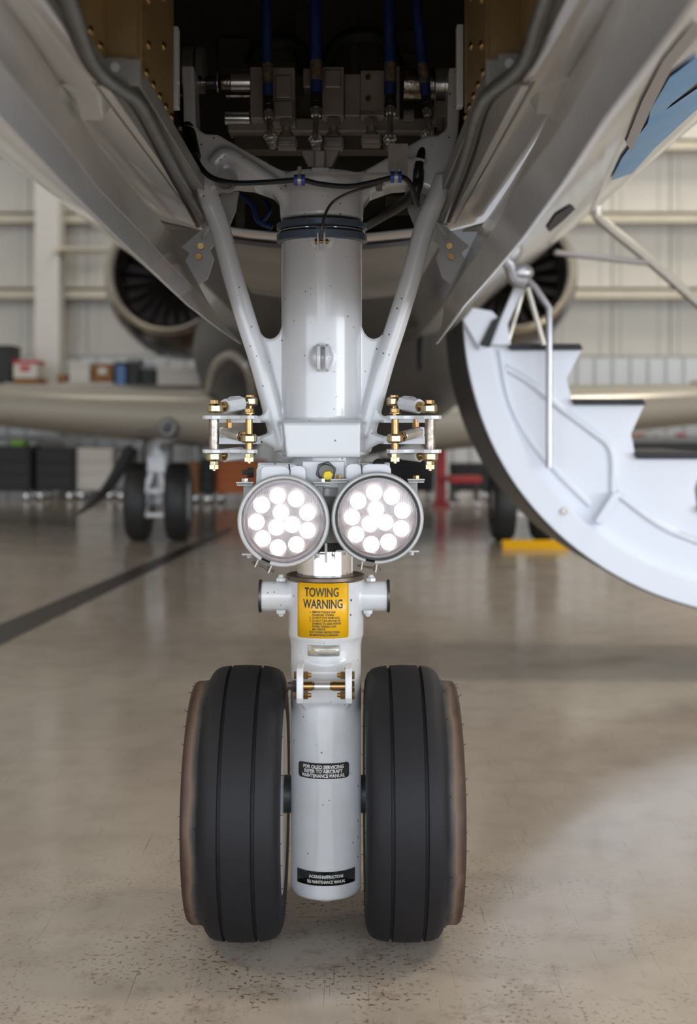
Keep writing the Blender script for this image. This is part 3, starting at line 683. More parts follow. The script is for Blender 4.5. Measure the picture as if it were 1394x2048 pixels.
# torque link flanges with pin
zp = Z(1372, 1.957)
for x in (600, 697):
    bm = BM(); w_ = .0105
    pts = [(1334, 1.985), (1330, 1.962), (1336, 1.945), (1350, 1.939), (1394, 1.939), (1406, 1.945), (1412, 1.962), (1408, 1.985)]
    xa = (x-CX)/F*1.95; a_ = [bm.verts.new((xa-w_/2, y, Z(p, 1.95))) for p, y in pts]; c_ = [bm.verts.new((xa+w_/2, y, Z(p, 1.95))) for p, y in pts]
    for i in range(len(pts)): bm.faces.new((a_[i], a_[(i+1) % 8], c_[(i+1) % 8], c_[i]))
    bm.faces.new(a_[::-1]); bm.faces.new(c_)
    fl = obj('link_flange', bm, M['leg_white'], gear, smooth=30, bevel=.0015)
    s_ = 1 if x < 650 else -1
    for py in (1351, 1391):
        q = Vector((xa+s_*w_/2, 1.952, Z(py, 1.95))); bm = BM()
        cyl(bm, q, q+Vector((s_*.007, 0, 0)), .0062, seg=6); cyl(bm, q+Vector((s_*.007, 0, 0)), q+Vector((s_*.012, 0, 0)), .004, .003, seg=8)
        cyl(bm, q-Vector((s_*(w_+.004), 0, 0)), q-Vector((s_*w_, 0, 0)), .0065, seg=6)
        obj('flange_bolt', bm, M['rust_gold'], fl, smooth=0)
xa, xb = (588-CX)/F*1.957, (706-CX)/F*1.957
bm = BM(); cyl(bm, (xa, 1.957, zp), (xb, 1.957, zp), .0062, seg=24)
for a, b, r in ((597, 625, .0073), (664, 692, .0073)): cyl(bm, ((a-CX)/F*1.957, 1.957, zp), ((b-CX)/F*1.957, 1.957, zp), r, seg=24)
cyl(bm, ((704-CX)/F*1.957, 1.957, zp), ((709-CX)/F*1.957, 1.957, zp), .009, seg=6)
pin = obj('link_pin', bm, M['bronze'], gear, bevel=.0003)
bm = BM(); cyl(bm, ((629-CX)/F*1.957, 1.957, zp), ((660-CX)/F*1.957, 1.957, zp), .0068, seg=24); obj('pin_sleeve', bm, M['silver'], pin)
bm = BM(); q = Vector(((594-CX)/F*1.957, 1.957, zp)); cyl(bm, q, q-Vector((.007, 0, 0)), .0095, seg=6); cyl(bm, q-Vector((.007, 0, 0)), q-Vector((.014, 0, 0)), .006, seg=8); tube(bm, [q+Vector((-.011, -.008, .008)), q+Vector((-.012, 0, 0)), q+Vector((-.015, -.006, -.008))], .0008, 5)
obj('castle_nut', bm, M['dark_steel'], pin, smooth=0)

# ---- placards and lettering wrapped round the leg
def wrap(p, r, xc=XL): a = p[0]/r; return Vector((xc+r*sin(a), D-r*cos(a), p[1]))
def patch(name, x0, y0, x1, y1, r, m, parent, rc=.003, off=.0008, nu=24):
    d = D-r
    u0 = math.asin(max(-1, min(1, ((x0-CX)/F*(d+.01)-XL)/r)))*r; u1 = math.asin(max(-1, min(1, ((x1-CX)/F*(d+.01)-XL)/r)))*r
    za, zb = Z(y1, d), Z(y0, d); bm = BM(); cols = []
    for i in range(nu+1):
        s = i/nu; s = .5-.5*cos(pi*s); u = u0+(u1-u0)*s; e = min(u-u0, u1-u); k = 0 if e >= rc else rc-sqrt(max(0, rc*rc-(rc-e)**2))
        cols.append([bm.verts.new(wrap((u, zz), r+off)) for zz in (za+k, zb-k)])
    for A, B in zip(cols, cols[1:]): bm.faces.new((A[0], B[0], B[1], A[1]))
    o = obj(name, bm, m, parent, smooth=60)
    sd = o.modifiers.new('solid', 'SOLIDIFY'); sd.thickness = .0004; sd.offset = -1
    return o, (u0+u1)/2, r+off
def text(name, s, u, z, size, r, m, parent, wpx=None, align='CENTER', bold=.02, tall=1.0):
    cu = bpy.data.curves.new('t', 'FONT'); cu.body = s; cu.size = size; cu.align_x = align; cu.resolution_u = 3; cu.offset = size*bold
    o = bpy.data.objects.new('t', cu); C.objects.link(o); bpy.context.view_layer.update()
    me = bpy.data.meshes.new_from_object(o.evaluated_get(bpy.context.evaluated_depsgraph_get())); bpy.data.objects.remove(o)
    bm = BM(); bm.from_mesh(me); bpy.data.meshes.remove(me)
    w_ = max(v.co.x for v in bm.verts)-min(v.co.x for v in bm.verts); sx = (wpx/F*1.993)/w_ if wpx else .78
    for v in bm.verts: v.co = wrap((u+v.co.x*sx, z+v.co.y*tall), r+.0003)
    return obj(name, bm, m, parent, smooth=0)
rp = .0610
o, u, r = patch('towing_placard', 595, 1167, 697, 1277, rp, M['placard_yellow'], gear, .004); o['label'] = 'yellow placard lettered TOWING WARNING'
dT = D-rp
text('lettering', 'TOWING', u-.001, Z(1193.5, dT), .0195, r, M['ink'], o, 71)
text('lettering', 'WARNING', u+.001, Z(1217, dT), .0195, r, M['ink'], o, 83)
for i, s in enumerate(('1.  REMOVE TORQUE LINK', '     PIN BEFORE TOWING', '2.  DO NOT TOW FROM AXLE', '3.  DO NOT TURN BEYOND 90\u00b0', '     (DAMAGE TO GEAR AND/OR', '     POWER STEERING UNIT', '     MAY RESULT)', 'FOR TOWING INSTRUCTIONS', 'SEE MAINTENANCE MANUAL')):
    text('lettering', s, u-.0205, Z(1226.5+i*5.75, dT), .0045, r, M['ink'], o, None, 'LEFT', .025)
o, u, r = patch('data_plate', 616, 1291, 679, 1313, .0578, M['plate_metal'], gear, .0005); o['label'] = 'small worn metal data plate with faded marks'
for i, py in enumerate((1301, 1309.5)):
    bm = BM()
    loft(bm, [[wrap((u-.007+.026*k/6, z), r+.0003) for z in (Z(py, 1.995), Z(py-.8, 1.995))] for k in range(7)], closed=False, caps=False); obj('plate_line', bm, M['ink'], o, smooth=0)
bm = BM(); lathe(bm, [(0, .0032), (.0005, .003), (.0005, 0)], wrap((u-.0175, Z(1302, 1.995)), r+.0002), (-.3, -1, 0), 16); obj('plate_emblem', bm, M['rust_gold'], o, smooth=0)
o, u, r = patch('oleo_placard', 597, 1527, 698, 1558, .0565, M['placard_black'], gear, .005); o['label'] = 'black rounded placard lettered FOR OLEO SERVICING'
for i, (s, w_) in enumerate((('FOR OLEO SERVICING', 86), ('REFER TO AIRCRAFT', 81), ('MAINTENANCE MANUAL', 91))):
    text('lettering', s, u, Z(1537.8+i*8.8, 1.993), .0074, r, M['ink_white'], o, w_, bold=.035)
o, u, r = patch('jacking_placard', 594, 1744, 710, 1772, .0565, M['placard_jet'], gear, .0008); o['label'] = 'black placard lettered JACKING INSTRUCTIONS'
text('lettering', 'JACKING INSTRUCTIONS', u, Z(1757, 1.993), .0066, r, M['ink_white'], o, 72)
text('lettering', 'SEE MAINTENANCE MANUAL', u, Z(1767.5, 1.993), .0066, r, M['ink_white'], o, 81)

# ---- nose wheels
WR = .2115; wzc = WR
RR = .2215
prof = [(.082, .128), (.070, .140), (.064, .155), (.0625, .175), (.064, .194), (.068, .206), (.075, .2140), (.086, .2180),
        (.0985, .2202), (.0995, .2155), (.1035, .2155), (.1045, .2205), (.125, RR), (.1475, .2206), (.1485, .2155), (.1525, .2155), (.1535, .2200),
        (.166, .2182), (.175, .2135), (.1800, .2065), (.1825, .2000), (.1850, .1960), (.190, .1935), (.198, .1932), (.2045, .1925), (.2085, .1885), (.2095, .182), (.206, .168), (.199, .152), (.190, .140), (.178, .128)]
prof = [(x, .128+(r-.128)*(WR-.128)/(RR-.128)) for x, r in prof]
ty = BM(); lathe(ty, prof, (0, 0, 0), (1, 0, 0), 128, close=True); ty_me = mesh_of(ty, 'tyre', M['tyre'], 28)
hair = BM(); rnd = random.Random(3)
for x, r, n in ((.0625, .172, 22), (.209, .179, 26), (.184, .190, 12), (.0715, .199, 8), (.124, WR, 3)):
    for i in range(n):
        t = 2*pi*(i+rnd.random()*.7)/n; s_ = -1 if x < .1 else 1
        if x == .124: t = rnd.uniform(.7*pi, 1.3*pi); 
        p = Vector((x, r*cos(t+pi/2), r*sin(t+pi/2)))
        q = p+Vector((s_*.0045*rnd.uniform(.4, 1.2) if x != .124 else .003, rnd.uniform(-.001, .001), rnd.uniform(.0, .003))) + (Vector((0, cos(t+pi/2), sin(t+pi/2)))*.0015)
        cyl(hair, p, q, .0005, .0003, seg=4)
hair_me = mesh_of(hair, 'vent_hairs', M['black'], 0)
rim = BM(); lathe(rim, [(.066, .143), (.068, .139), (.074, .136), (.080, .125), (.100, .118), (.115, .10), (.118, .05), (.100, .045), (.100, 0)], (0, 0, 0), (1, 0, 0), 64)
lathe(rim, [(.194, .143), (.190, .139), (.186, .125), (.17, .11), (.15, .05), (.17, .04), (.17, 0)], (0, 0, 0), (1, 0, 0), 64); rim_me = mesh_of(rim, 'wheel_rim', M['rim_white'], 40)
for side in (-1, 1):
    xo = -.032
    rot = (0, 0, 0) if side > 0 else (0, 0, pi)
    t = share('nose_wheel', rim_me, (xo, D, wzc), gear, rot)
    for nm, me_ in (('tyre', ty_me), ('vent_hairs', hair_me)):
        o = bpy.data.objects.new(nm, me_); C.objects.link(o); o.parent = t
        if nm == 'vent_hairs': o['kind'] = 'stuff'
    bm = BM(); cyl(bm, (xo+side*.03, D+.032, wzc), (xo+side*.115, D+.032, wzc), .030, seg=32); obj('axle_stub', bm, M['axle'], gear)

# ---- landing lights
def lamp(cx, cy, rpx, leds, gasket, clamp, lab, side):
    d0 = 1.925; c = K(cx, cy, d0); r = rpx/F*d0
    t = thing('landing_light', c, lab, 'lamp', 'landing lights on the nose gear')
    bm = BM(); lathe(bm, [(.004, r-.001), (.03, r-.0005), (.045, r*.93), (.070, r*.62), (.082, r*.35), (.082, 0)], c, (0, 1, 0), 64); lathe(bm, [(.004, r-.001), (.006, r-.004), (.030, r-.004)], c, (0, 1, 0), 64)
    bpy.data  # housing
    bm2 = BM(); lathe(bm2, [(.004, r-.001), (.03, r-.0005), (.045, r*.93), (.070, r*.62), (.082, r*.35), (.082, 0), (.078, 0), (.066, r*.58), (.042, r*.88), (.028, r-.0035), (.004, r-.004)], c, (0, 1, 0), 64, close=False); bm.free()
    bmesh.ops.delete(bm2, geom=[f for f in bm2.faces if len(f.verts) > 4], context='FACES_ONLY')
    obj('lamp_housing', bm2, M['lamp_white'], t)
    # clamp band, open at the bottom
    bm = BM(); gap = clamp; n = 96; rings = []
    for i in range(n+1):
        a = gap+.11+(2*pi-.22)*i/n; dr = Vector((sin(a), 0, -cos(a)))
        rings.append([c+dr*rr+Vector((0, yy, 0)) for rr, yy in ((r*.925, -.003), (r*.945, -.0065), (r*.985, -.006), (r+.001, -.001), (r+.001, .016), (r-.002, .016), (r-.002, 0), (r*.925, .001))])
    loft(bm, rings); band = obj('clamp_band', bm, M['lamp_white'], t, smooth=45)
    for k, sg in ((-.15, -1), (.15, 1)):
        a = gap+k; dr = Vector((sin(a), 0, -cos(a))); tg = Vector((cos(gap), 0, sin(gap)))
        bm = BM(); MR = Matrix((tg, Vector((0, 1, 0)), Vector((-sin(gap), 0, cos(gap))))).transposed()
        box(bm, c+dr*(r+.005)+Vector((0, .006, 0)), (.0022, .013, .017), MR); obj('clamp_ear', bm, M['lamp_white'], band, smooth=0, bevel=.0006)
    q = c+Vector((sin(gap), 0, -cos(gap)))*(r+.0075)+Vector((0, .004, 0)); tg = Vector((cos(gap), 0, sin(gap)))
    cyl(b := BM(), q-tg*.018, q+tg*.018, .0018, seg=8); cyl(b, q-tg*.014, q-tg*.010, .0045, seg=6); cyl(b, q+tg*.006, q+tg*.010, .0045, seg=6); obj('clamp_screw', b, M['worn_steel'], band, smooth=0)
    # reflector bowl with concentric steps
    bm = BM(); lathe(bm, [(.001, r*.93), (.004, r*.915), (.004, r*.87), (.008, r*.855), (.010, r*.80), (.016, r*.775), (.019, r*.70), (.020, 0)], c, (0, 1, 0), 64)
    bmesh.ops.delete(bm, geom=[f for f in bm.faces if len(f.verts) > 4], context='FACES_ONLY')
    obj('reflector', bm, M['reflector'], t, smooth=30)
    if gasket:
        bm = BM(); lathe(bm, [(-.001, r*.93), (-.004, r*.92), (-.004, r*.885), (.001, r*.88)], c, (0, 1, 0), 64, close=True); obj('gasket', bm, M['rubber'], t)
    bm = BM(); lathe(bm, [(-.0045, 0), (-.0035, r*.55), (-.001, r*.90), (.0005, r*.905), (-.0015, r*.55), (-.0025, 0)], c, (0, 1, 0), 64); obj('lens', bm, M['glass'], t, smooth=40)
    b = BM(); lathe(b, [(-.0055, 0), (-.005, .006), (-.003, .0105), (0, .0122), (.002, .0122)], (0, 0, 0), (0, 1, 0), 24); me = mesh_of(b, 'led', M['led'], 60)
    for (x, y) in leds:
        share('led', me, K(x, y, d0+.014), t)
    # mounting ears with screws and the saddle bracket behind
    for k in (-1, 1):
        bm = BM(); q = K(cx+k*77, cy-77, 1.945); box(bm, q, (.026, .018, .0022)); box(bm, q+Vector((0, .002, -.0035)), (.024, .018, .002)); e = obj('mount_ear', bm, M['lamp_white'], t, smooth=0, bevel=.0006)
        cyl(b := BM(), q+Vector((0, 0, .001)), q+Vector((0, 0, .006)), .0052, seg=6); obj('ear_screw', b, M['bronze'] if side > 0 else M['silver'], e, smooth=0)
        q = K(cx+k*68, cy+66, 1.95); bm = BM(); box(bm, q, (.022, .012, .0025)); cyl(bm, q-Vector((0, 0, .006)), q, .004, seg=6); obj('lower_ear', bm, M['lamp_white'], t, smooth=0)
        q = K(cx+k*70, cy-60, 1.965); bm = BM(); box(bm, q, (.014, .022, .024)); obj('side_bracket', bm, M['grey_paint'], t, smooth=0, bevel=.001)
o6 = lambda ox, L: [(ox+x/6.336, 900+y/6.336) for x, y in L]
lamp(567, 1042, 91, o6(460, [(605, 582), (835, 622), (980, 795), (982, 1018), (840, 1197), (608, 1237), (415, 1122), (335, 912), (403, 697), (645, 795), (785, 945), (587, 980)]), False, -.42,
     'left landing light, lit, its round white clamp band fastened at lower left', -1)
lamp(755, 1036, 91, o6(640, [(688, 540), (908, 590), (1043, 770), (1030, 995), (868, 1165), (650, 1195), (458, 1070), (405, 850), (485, 648), (710, 755), (825, 918), (632, 938)]), True, -.17,
     'right landing light, lit, with a black gasket inside its clamp band', 1)
def tab(pts, d, nm='lamp_tab', m='gear_white', th=.004):
    bm = BM(); prism(bm, pts, d, d, d+th); return obj(nm, bm, M[m], gear, smooth=0, bevel=.0008)
rr4 = lambda x0, y0, x1, y1, c=10: [(x0, y1), (x0, y0+c), (x0+c*.3, y0+c*.3), (x0+c, y0), (x1-c, y0), (x1-c*.3, y0+c*.3), (x1, y0+c), (x1, y1)]
tab(rr4(512, 929, 600, 975, 12), 1.99); tab(rr4(522, 932, 578, 975, 9), 1.965); tab(rr4(577, 932, 611, 975, 9), 1.968)
tab(rr4(692, 928, 724, 975, 9), 1.965); tab(rr4(724, 928, 782, 975, 11), 1.968)
bm = BM()
for x in (579, 723): tube(bm, [K(x-1, 928, 1.963), K(x+1, 945, 1.958), K(x-1, 962, 1.960)], .0011, 6)
obj('lock_wire', bm, M['dark_steel'], gear)
bm = BM(); q = K(508, 945, 1.99); cyl(bm, q-Vector((.010, 0, 0)), q, .009, seg=6); cyl(bm, q-Vector((.018, 0, 0)), q-Vector((.010, 0, 0)), .004, seg=8); obj('carrier_bolt', bm, M['dark_steel'], gear, smooth=0)
bm = BM(); q = K(757, 930, 2.0); ball(bm, q, .010); obj('carrier_cap', bm, M['black'], gear)

# ---- steering linkages on both sides of the casting
def linkage(mir):
    X = (lambda x: 1288-x) if mir else (lambda x: x)
    s = 1 if mir else -1
    t = thing('steering_linkage', K(X(460), 865, 2.0), 'right scissor linkage, gold rod ends and a worn steel pin, against the stairs side' if mir else 'left scissor linkage, gold rod ends and a worn steel pin, before the left wing', 'linkage', 'scissor linkages beside the casting')
    kz = lambda x, y, d: K(X(x), y, d)
    def plate(name, pts, py, d0, th, parent=t):
        z = Z(py, 1.96); bm = BM(); P_ = [((X(x)-CX)/F*d, d) for x, d in pts]
        hprism(bm, P_ if not mir else P_[::-1], z-th, z); return obj(name, bm, M['plain_white'], parent, smooth=0, bevel=.0006)
    dog = [(405, 1.97), (410, 1.955), (425, 1.948), (440, 1.953), (460, 1.972), (480, 1.965), (495, 1.945), (508, 1.945), (515, 1.96), (515, 1.99), (495, 2.01), (460, 2.0), (425, 1.995), (408, 1.985)]
    plate('link_plate', dog, 831, 0, .0055); plate('link_plate', dog, 899, 0, .0055)
    ar = [(430, 2.02), (520, 2.02), (540, 2.05), (430, 2.06)]
    plate('rear_plate', ar, 838, 0, .006); plate('rear_plate', ar, 874, 0, .012)
    def pinv(x, d, y0, y1, r, m, name):
        a, b = kz(x, y1, d), kz(x, y0, d); return obj(name, cyl(BM(), a, b, r, seg=20), M[m], t, bevel=.0005)
    pinv(428, 1.965, 838, 902, .0078, 'worn_steel', 'pivot_pin'); pinv(498, 1.955, 838, 903, .0056, 'bronze', 'clamp_bolt')
    def rod_end(x, y, d, tx, ty_, td, m='gold'):
        c = kz(x, y, d); q = kz(tx, ty_, td); bm = BM()
        lathe(bm, [(-.0068, .007), (-.0068, .0098), (-.004, .0125), (.004, .0125), (.0068, .0098), (.0068, .007)], c, (0, 0, 1), 28)
        dr = (q-c).normalized(); cyl(bm, c+dr*.010, c+dr*.020, .0048, seg=12); re = obj('rod_end', bm, M[m], t, smooth=40)
        b = BM(); cyl(b, c+dr*.0185, c+dr*.0235, .0088, seg=6); cyl(b, c+dr*.0225, c+dr*.0255, .0078, .007, seg=16); obj('jam_nut', b, M['bronze'], re, smooth=0, bevel=.0005)
        return c, dr
    # upper turnbuckle, lower turnbuckle, middle rod
    c1, dr = rod_end(430, 817, 1.955, 500, 802, 2.03); c2, dr2 = rod_end(500, 803, 2.03, 430, 817, 1.955)
    bm = BM(); cyl(bm, c1+dr*.025, c2+dr2*.024, .0115, seg=8); tube(bm, [c1+dr*.03+Vector((0, 0, .010)), c1+dr*.04+Vector((0, 0, .0125)), c2+dr2*.026+Vector((0, 0, .0115))], .0006, 5); obj('turnbuckle', bm, M['plain_white'], t, smooth=0, bevel=.0006)
    c1, dr = rod_end(428, 913, 1.965, 498, 905, 2.04); c2, dr2 = rod_end(498, 905, 2.05, 428, 913, 1.965)
    bm = BM(); cyl(bm, c1+dr*.025, c2+dr2*.022, .0105, seg=8); obj('turnbuckle', bm, M['plain_white'], t, smooth=0, bevel=.0006)
    c1, dr = rod_end(498, 877, 1.955, 450, 864, 2.02)
    e = kz(448, 864, 2.02); bm = BM(); cyl(bm, c1+dr*.025, e, .0078, .0085, seg=20); box(bm, e, (.013, .013, .016)); obj('fork_rod', bm, M['silver'], t, smooth=35, bevel=.0008)
    def hexb(x, y, d, up=1, m='bronze', r=.0072, castle=False):
        q = kz(x, y, d); bm = BM(); cyl(bm, q-Vector((0, 0, .003)), q+Vector((0, 0, .003)), r, seg=6, rot=.2)
        if castle:
            for k in range(6):
                a = pi/3*k+.4; box(bm, q+Vector((r*.68*cos(a), r*.68*sin(a), -.006)), (.0042, .0036, .007))
            cyl(bm, q-Vector((0, 0, .012)), q, .0028, seg=8)
        else: cyl(bm, q-Vector((0, 0, .0055)), q-Vector((0, 0, .003)), r*1.15, seg=16)
        return obj('castle_nut' if castle else 'bolt_head', bm, M[m], t, smooth=0, bevel=.0004)
    hexb(428, 804, 1.955); hexb(500, 794, 2.03); hexb(498, 821, 1.95); hexb(428, 926, 1.965, castle=True, m='gold'); hexb(498, 911, 1.95, castle=True, m='gold')
    q = kz(457, 848, 2.02); bm = BM(); cyl(bm, q-Vector((0, 0, .006)), q+Vector((0, 0, .002)), .006, seg=6); cyl(bm, q, q+Vector((0, 0, .009)), .003, seg=8); obj('castle_nut', bm, M['rust_gold'], t, smooth=0)
    cyl(b := BM(), kz(500, 842, 2.03), kz(500, 797, 2.03), .004, seg=12); obj('rear_bolt', b, M['bronze'], t)
linkage(False); linkage(True)

# ------------------------------------------------------------------ hydraulics inside the bay
hm = thing('hydraulic_manifold', K(660, 300, 2.2), 'dark grey hydraulic valve block with silver cylinders inside the wheel bay', 'valve block')
def hb(name, rects, d, dep, m='grey_alloy', bevel=.002, par=None):
    for i, (x0, y0, x1, y1) in enumerate(rects):
        obj(name, pbox(BM(), x0, y0, x1, y1, d-.002*(i % 3), dep+.002*(i % 3)), M[m], par or hm, smooth=0, bevel=bevel)
hb('valve_block', [(500, 133, 526, 237), (544, 134, 590, 246), (643, 133, 688, 232), (721, 140, 770, 233)], 2.12, .12)
hb('valve_block', [(688, 147, 722, 232), (606, 136, 625, 175), (769, 132, 800, 236)], 2.14, .10)
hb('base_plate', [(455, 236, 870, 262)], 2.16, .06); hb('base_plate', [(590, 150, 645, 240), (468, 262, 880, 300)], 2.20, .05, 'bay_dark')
hb('cover_plate', [(551, 150, 583, 196)], 2.113, .01); hb('cover_plate', [(648, 138, 683, 176), (547, 200, 587, 236)], 2.112, .01, 'grey_alloy', .003)
def hcyl(name, x0, x1, y0, y1, d, m, seg=32):
    cy = (y0+y1)/2; a, b = K(x0, cy, d), K(x1, cy, d); r = (y1-y0)/2/F*d
    return obj(name, cyl(BM(), a, b, r, seg=seg), M[m], hm, bevel=.0008)
hcyl('solenoid', 462, 502, 146, 183, 2.14, 'silver'); hcyl('solenoid_cap', 443, 462, 149, 180, 2.14, 'worn_steel'); hcyl('connector_ring', 434, 438, 145, 186, 2.14, 'silver'); hcyl('connector_body', 412, 434, 152, 178, 2.14, 'dark_steel')
hcyl('connector_nut', 391, 404, 151, 179, 2.14, 'worn_steel', 12); hcyl('connector_neck', 382, 412, 157, 172, 2.14, 'silver'); hcyl('connector_band', 429, 433, 154, 177, 2.138, 'blue_clip')
hcyl('actuator_body', 806, 868, 137, 200, 2.13, 'worn_steel', 48); hcyl('actuator_band', 868, 902, 134, 205, 2.13, 'silver', 48); hcyl('actuator_rim', 899, 905, 137, 202, 2.13, 'silver', 48)
hb('actuator_foot', [(869, 200, 897, 236)], 2.11, .05); hcyl('side_plug', 450, 500, 222, 250, 2.16, 'silver', 12); hcyl('side_rod', 452, 502, 186, 198, 2.16, 'worn_steel', 16); hcyl('side_rod', 806, 828, 218, 246, 2.16, 'grey_paint', 16)
bm = BM(); 
for x in (737, 737):
    pass
for y in (155, 198): q = K(736, y, 2.115); cyl(bm, q, q-Vector((0, .003, 0)), .0045, seg=12)
obj('cover_screw', bm, M['bronze'], hm)
def flat_text(s, px, py, d, size, m, parent):
    cu = bpy.data.curves.new('t', 'FONT'); cu.body = s; cu.size = size; cu.align_x = 'CENTER'; cu.resolution_u = 2
    o = bpy.data.objects.new('t', cu); C.objects.link(o); bpy.context.view_layer.update()
    me = bpy.data.meshes.new_from_object(o.evaluated_get(bpy.context.evaluated_depsgraph_get())); bpy.data.objects.remove(o)
    bm = BM(); bm.from_mesh(me); bpy.data.meshes.remove(me); c = K(px, py, d)
    for v in bm.verts: v.co = Vector((c.x+v.co.x, d, c.z+v.co.y))
    return obj('lettering', bm, m, parent, smooth=0)
flat_text('RETRACT', 742, 228, 2.108, .008, M['ink'], hm)
# T unions with label tags
for i, (x, y) in enumerate(((573, 282), (667, 283), (743, 277), (883, 278))):
    q = K(x, y, 2.10)
    bm = BM(); cyl(bm, K(x, 253, 2.12), K(x, 238, 2.12), .0125, seg=6); cyl(bm, K(x, 270, 2.12), K(x, 252, 2.12), .0075, seg=16); cyl(bm, K(x, 275, 2.12), K(x, 264, 2.12), .013, .010, seg=20); box(bm, q+Vector((0, .02, 0)), (.030, .03, .018)); cyl(bm, q+Vector((-.017, .015, 0)), q+Vector((.017, .015, 0)), .008, seg=16)
    un = obj('pipe_union', bm, M['grey_alloy'], hm, smooth=30, bevel=.0008)
    bm = BM(); box(bm, q+Vector((0, .002, -.003)), (.027, .004, .007)); obj('tag_plate', bm, M['plate_metal'], un, smooth=0, bevel=.0006)
# lower mounting bracket
bm = BM(); pbox(bm, 629, 300, 650, 340, 2.0, .02); prism(bm, [(600, 300), (680, 300), (664, 335), (616, 335)], 2.03, 2.03, 2.06); obj('mount_bracket', bm, M['grey_alloy'], hm, smooth=0, bevel=.002)
bm = BM(); z1 = Z(347, 1.99); lathe(bm, [(z1-.012, .0), (z1-.012, .060), (z1-.003, .062), (z1, .055), (z1, 0)], (XC, D, 0), (0, 0, 1), 48); obj('leg_cap', bm, M['plain_white'], gear)
bm = BM(); box(bm, K(641, 343, 1.985), (.028, .02, .010)); obj('cap_block', bm, M['plain_white'], gear, bevel=.002)
bm = BM(); box(bm, K(700, 348, 1.965), (.16, .012, .003)); box(bm, K(796, 320, 1.98), (.030, .003, .050)); obj('cable_shelf', bm, M['grey_alloy'], gear, smooth=0)
# dark round hoses behind the block
for i, (pts, lab) in enumerate((([(500, 130), (525, 95), (565, 82), (600, 100), (612, 150)], 'black rubber hose arching behind the left valve block'), ([(650, 130), (680, 85), (720, 70), (765, 80), (800, 140)], 'black rubber hose arching behind the centre valve block'))):
    tag(obj('rubber_hose', tube(BM(), [K(x, y, 2.32) for x, y in pts], .015, 12, 6), M['rubber']), lab, 'hose', 'black hoses behind the valve block')
# big pulleys at bay left
bm = BM(); 
for x0, x1 in ((368, 391), (394, 410)):
    a, b = K(x0, 140, 2.3), K(x1, 140, 2.3); cyl(bm, a, b, .042, seg=40)
obj('pivot_disc', bm, M['grey_paint'], hm, bevel=.002)

# blue hoses
def hose(px, pts, w, el, lab):
    q0 = K(*pts[0], 2.06)
    t = thing('hydraulic_hose', K(px, el[1], 2.06), lab, 'hose', 'blue hydraulic hoses in the wheel bay')
    P_ = [K(x, y, 2.07) for x, y in pts]; r = w/2/F*2.07
    obj('hose_sheath', tube(BM(), [K(pts[0][0]-4, -260, 2.10)]+P_, r, 14, 6), M['blue_hose'], t)
    a, b = P_[-1], P_[-2]; dr = (b-a).normalized()
    obj('label_band', cyl(BM(), a+dr*.020, a+dr*.052, r*1.04, seg=16), M['sleeve_tape'], t)
    e0 = K(el[0], el[1], 2.045); f1 = K(el[2], el[3], 2.06)
    bm = BM(); dv = (f1-a); cyl(bm, a, a+dv*.45, r*.92, r*.96, seg=20); cyl(bm, a+dv*.45, a+dv*.72, r*1.02, seg=20); obj('crimp_collar', bm, M['dark_steel'], t, bevel=.0008)
    bm = BM(); cyl(bm, a+dv*.72, f1, r*.85, r*.8, seg=20); tube(bm, [f1, f1*.5+e0*.5+Vector((0, -.004, 0)), e0+Vector((0, -.012, .004)), e0+Vector((0, .012, 0))], r*.5, 12, 5); obj('elbow_pipe', bm, M['silver'], t)
    bm = BM(); cyl(bm, e0+Vector((0, -.004, 0)), e0+Vector((0, .010, 0)), .0125, .0115, seg=6); cyl(bm, e0+Vector((0, .010, 0)), e0+Vector((0, .05, 0)), .010, seg=16); obj('elbow_nut', bm, M['worn_steel'], t, smooth=0, bevel=.001)
hose(535, [(533, 0), (534, 100), (536, 192)], 21, (541, 274, 538, 236), 'leftmost blue hydraulic hose ending in a silver elbow')
hose(632, [(631, 0), (632, 100), (633, 186)], 25, (631, 280, 632, 232), 'second blue hydraulic hose from the left, nearest the leg centre')
hose(780, [(778, 0), (780, 100), (781, 190)], 24, (780, 278, 781, 228), 'third blue hydraulic hose from the left, with tan label band')
hose(853, [(834, 0), (842, 90), (852, 192)], 21, (855, 270, 855, 232), 'rightmost blue hydraulic hose, leaning in front of silver actuator')
# cable harness
ch = thing('wiring_harness', K(600, 362, 1.94), 'black cable looping across the top of the leg with blue clips', 'cable')
obj('cable_sleeve', tube(BM(), [K(384, 162, 2.10), K(366, 164, 2.09), K(361, 190, 2.07), K(368, 225, 2.05), K(378, 262, 2.02), K(390, 314, 1.98)], .011, 12, 6, rad=lambda t: .0125-.003*t), M['cable'], ch)
obj('connector_boot', cyl(BM(), K(388, 163, 2.12), K(360, 163, 2.12), .0135, .0125, seg=16), M['cable'], ch, bevel=.002)
obj('main_cable', tube(BM(), [K(390, 312, 1.98), K(402, 335, 1.97), K(425, 356, 1.95), K(470, 366, 1.94), K(540, 364, 1.93), K(600, 360, 1.93), K(640, 368, 1.93), K(695, 373, 1.93), K(745, 365, 1.93), K(790, 354, 1.93), K(812, 358, 1.95), K(824, 376, 1.97), K(832, 402, 2.0), K(836, 410, 2.02)], .0042, 10, 6), M['cable'], ch)
obj('thick_cable', tube(BM(), [K(845, 285, 2.08), K(838, 330, 2.04), K(832, 380, 2.02), K(800, 410, 2.06), K(750, 440, 2.14), K(715, 460, 2.25)], .009, 12, 6), M['cable'], ch)
obj('thick_cable', tube(BM(), [K(846, 290, 2.04), K(836, 345, 2.02), K(830, 408, 2.04)], .007, 12, 6), M['cable'], ch)
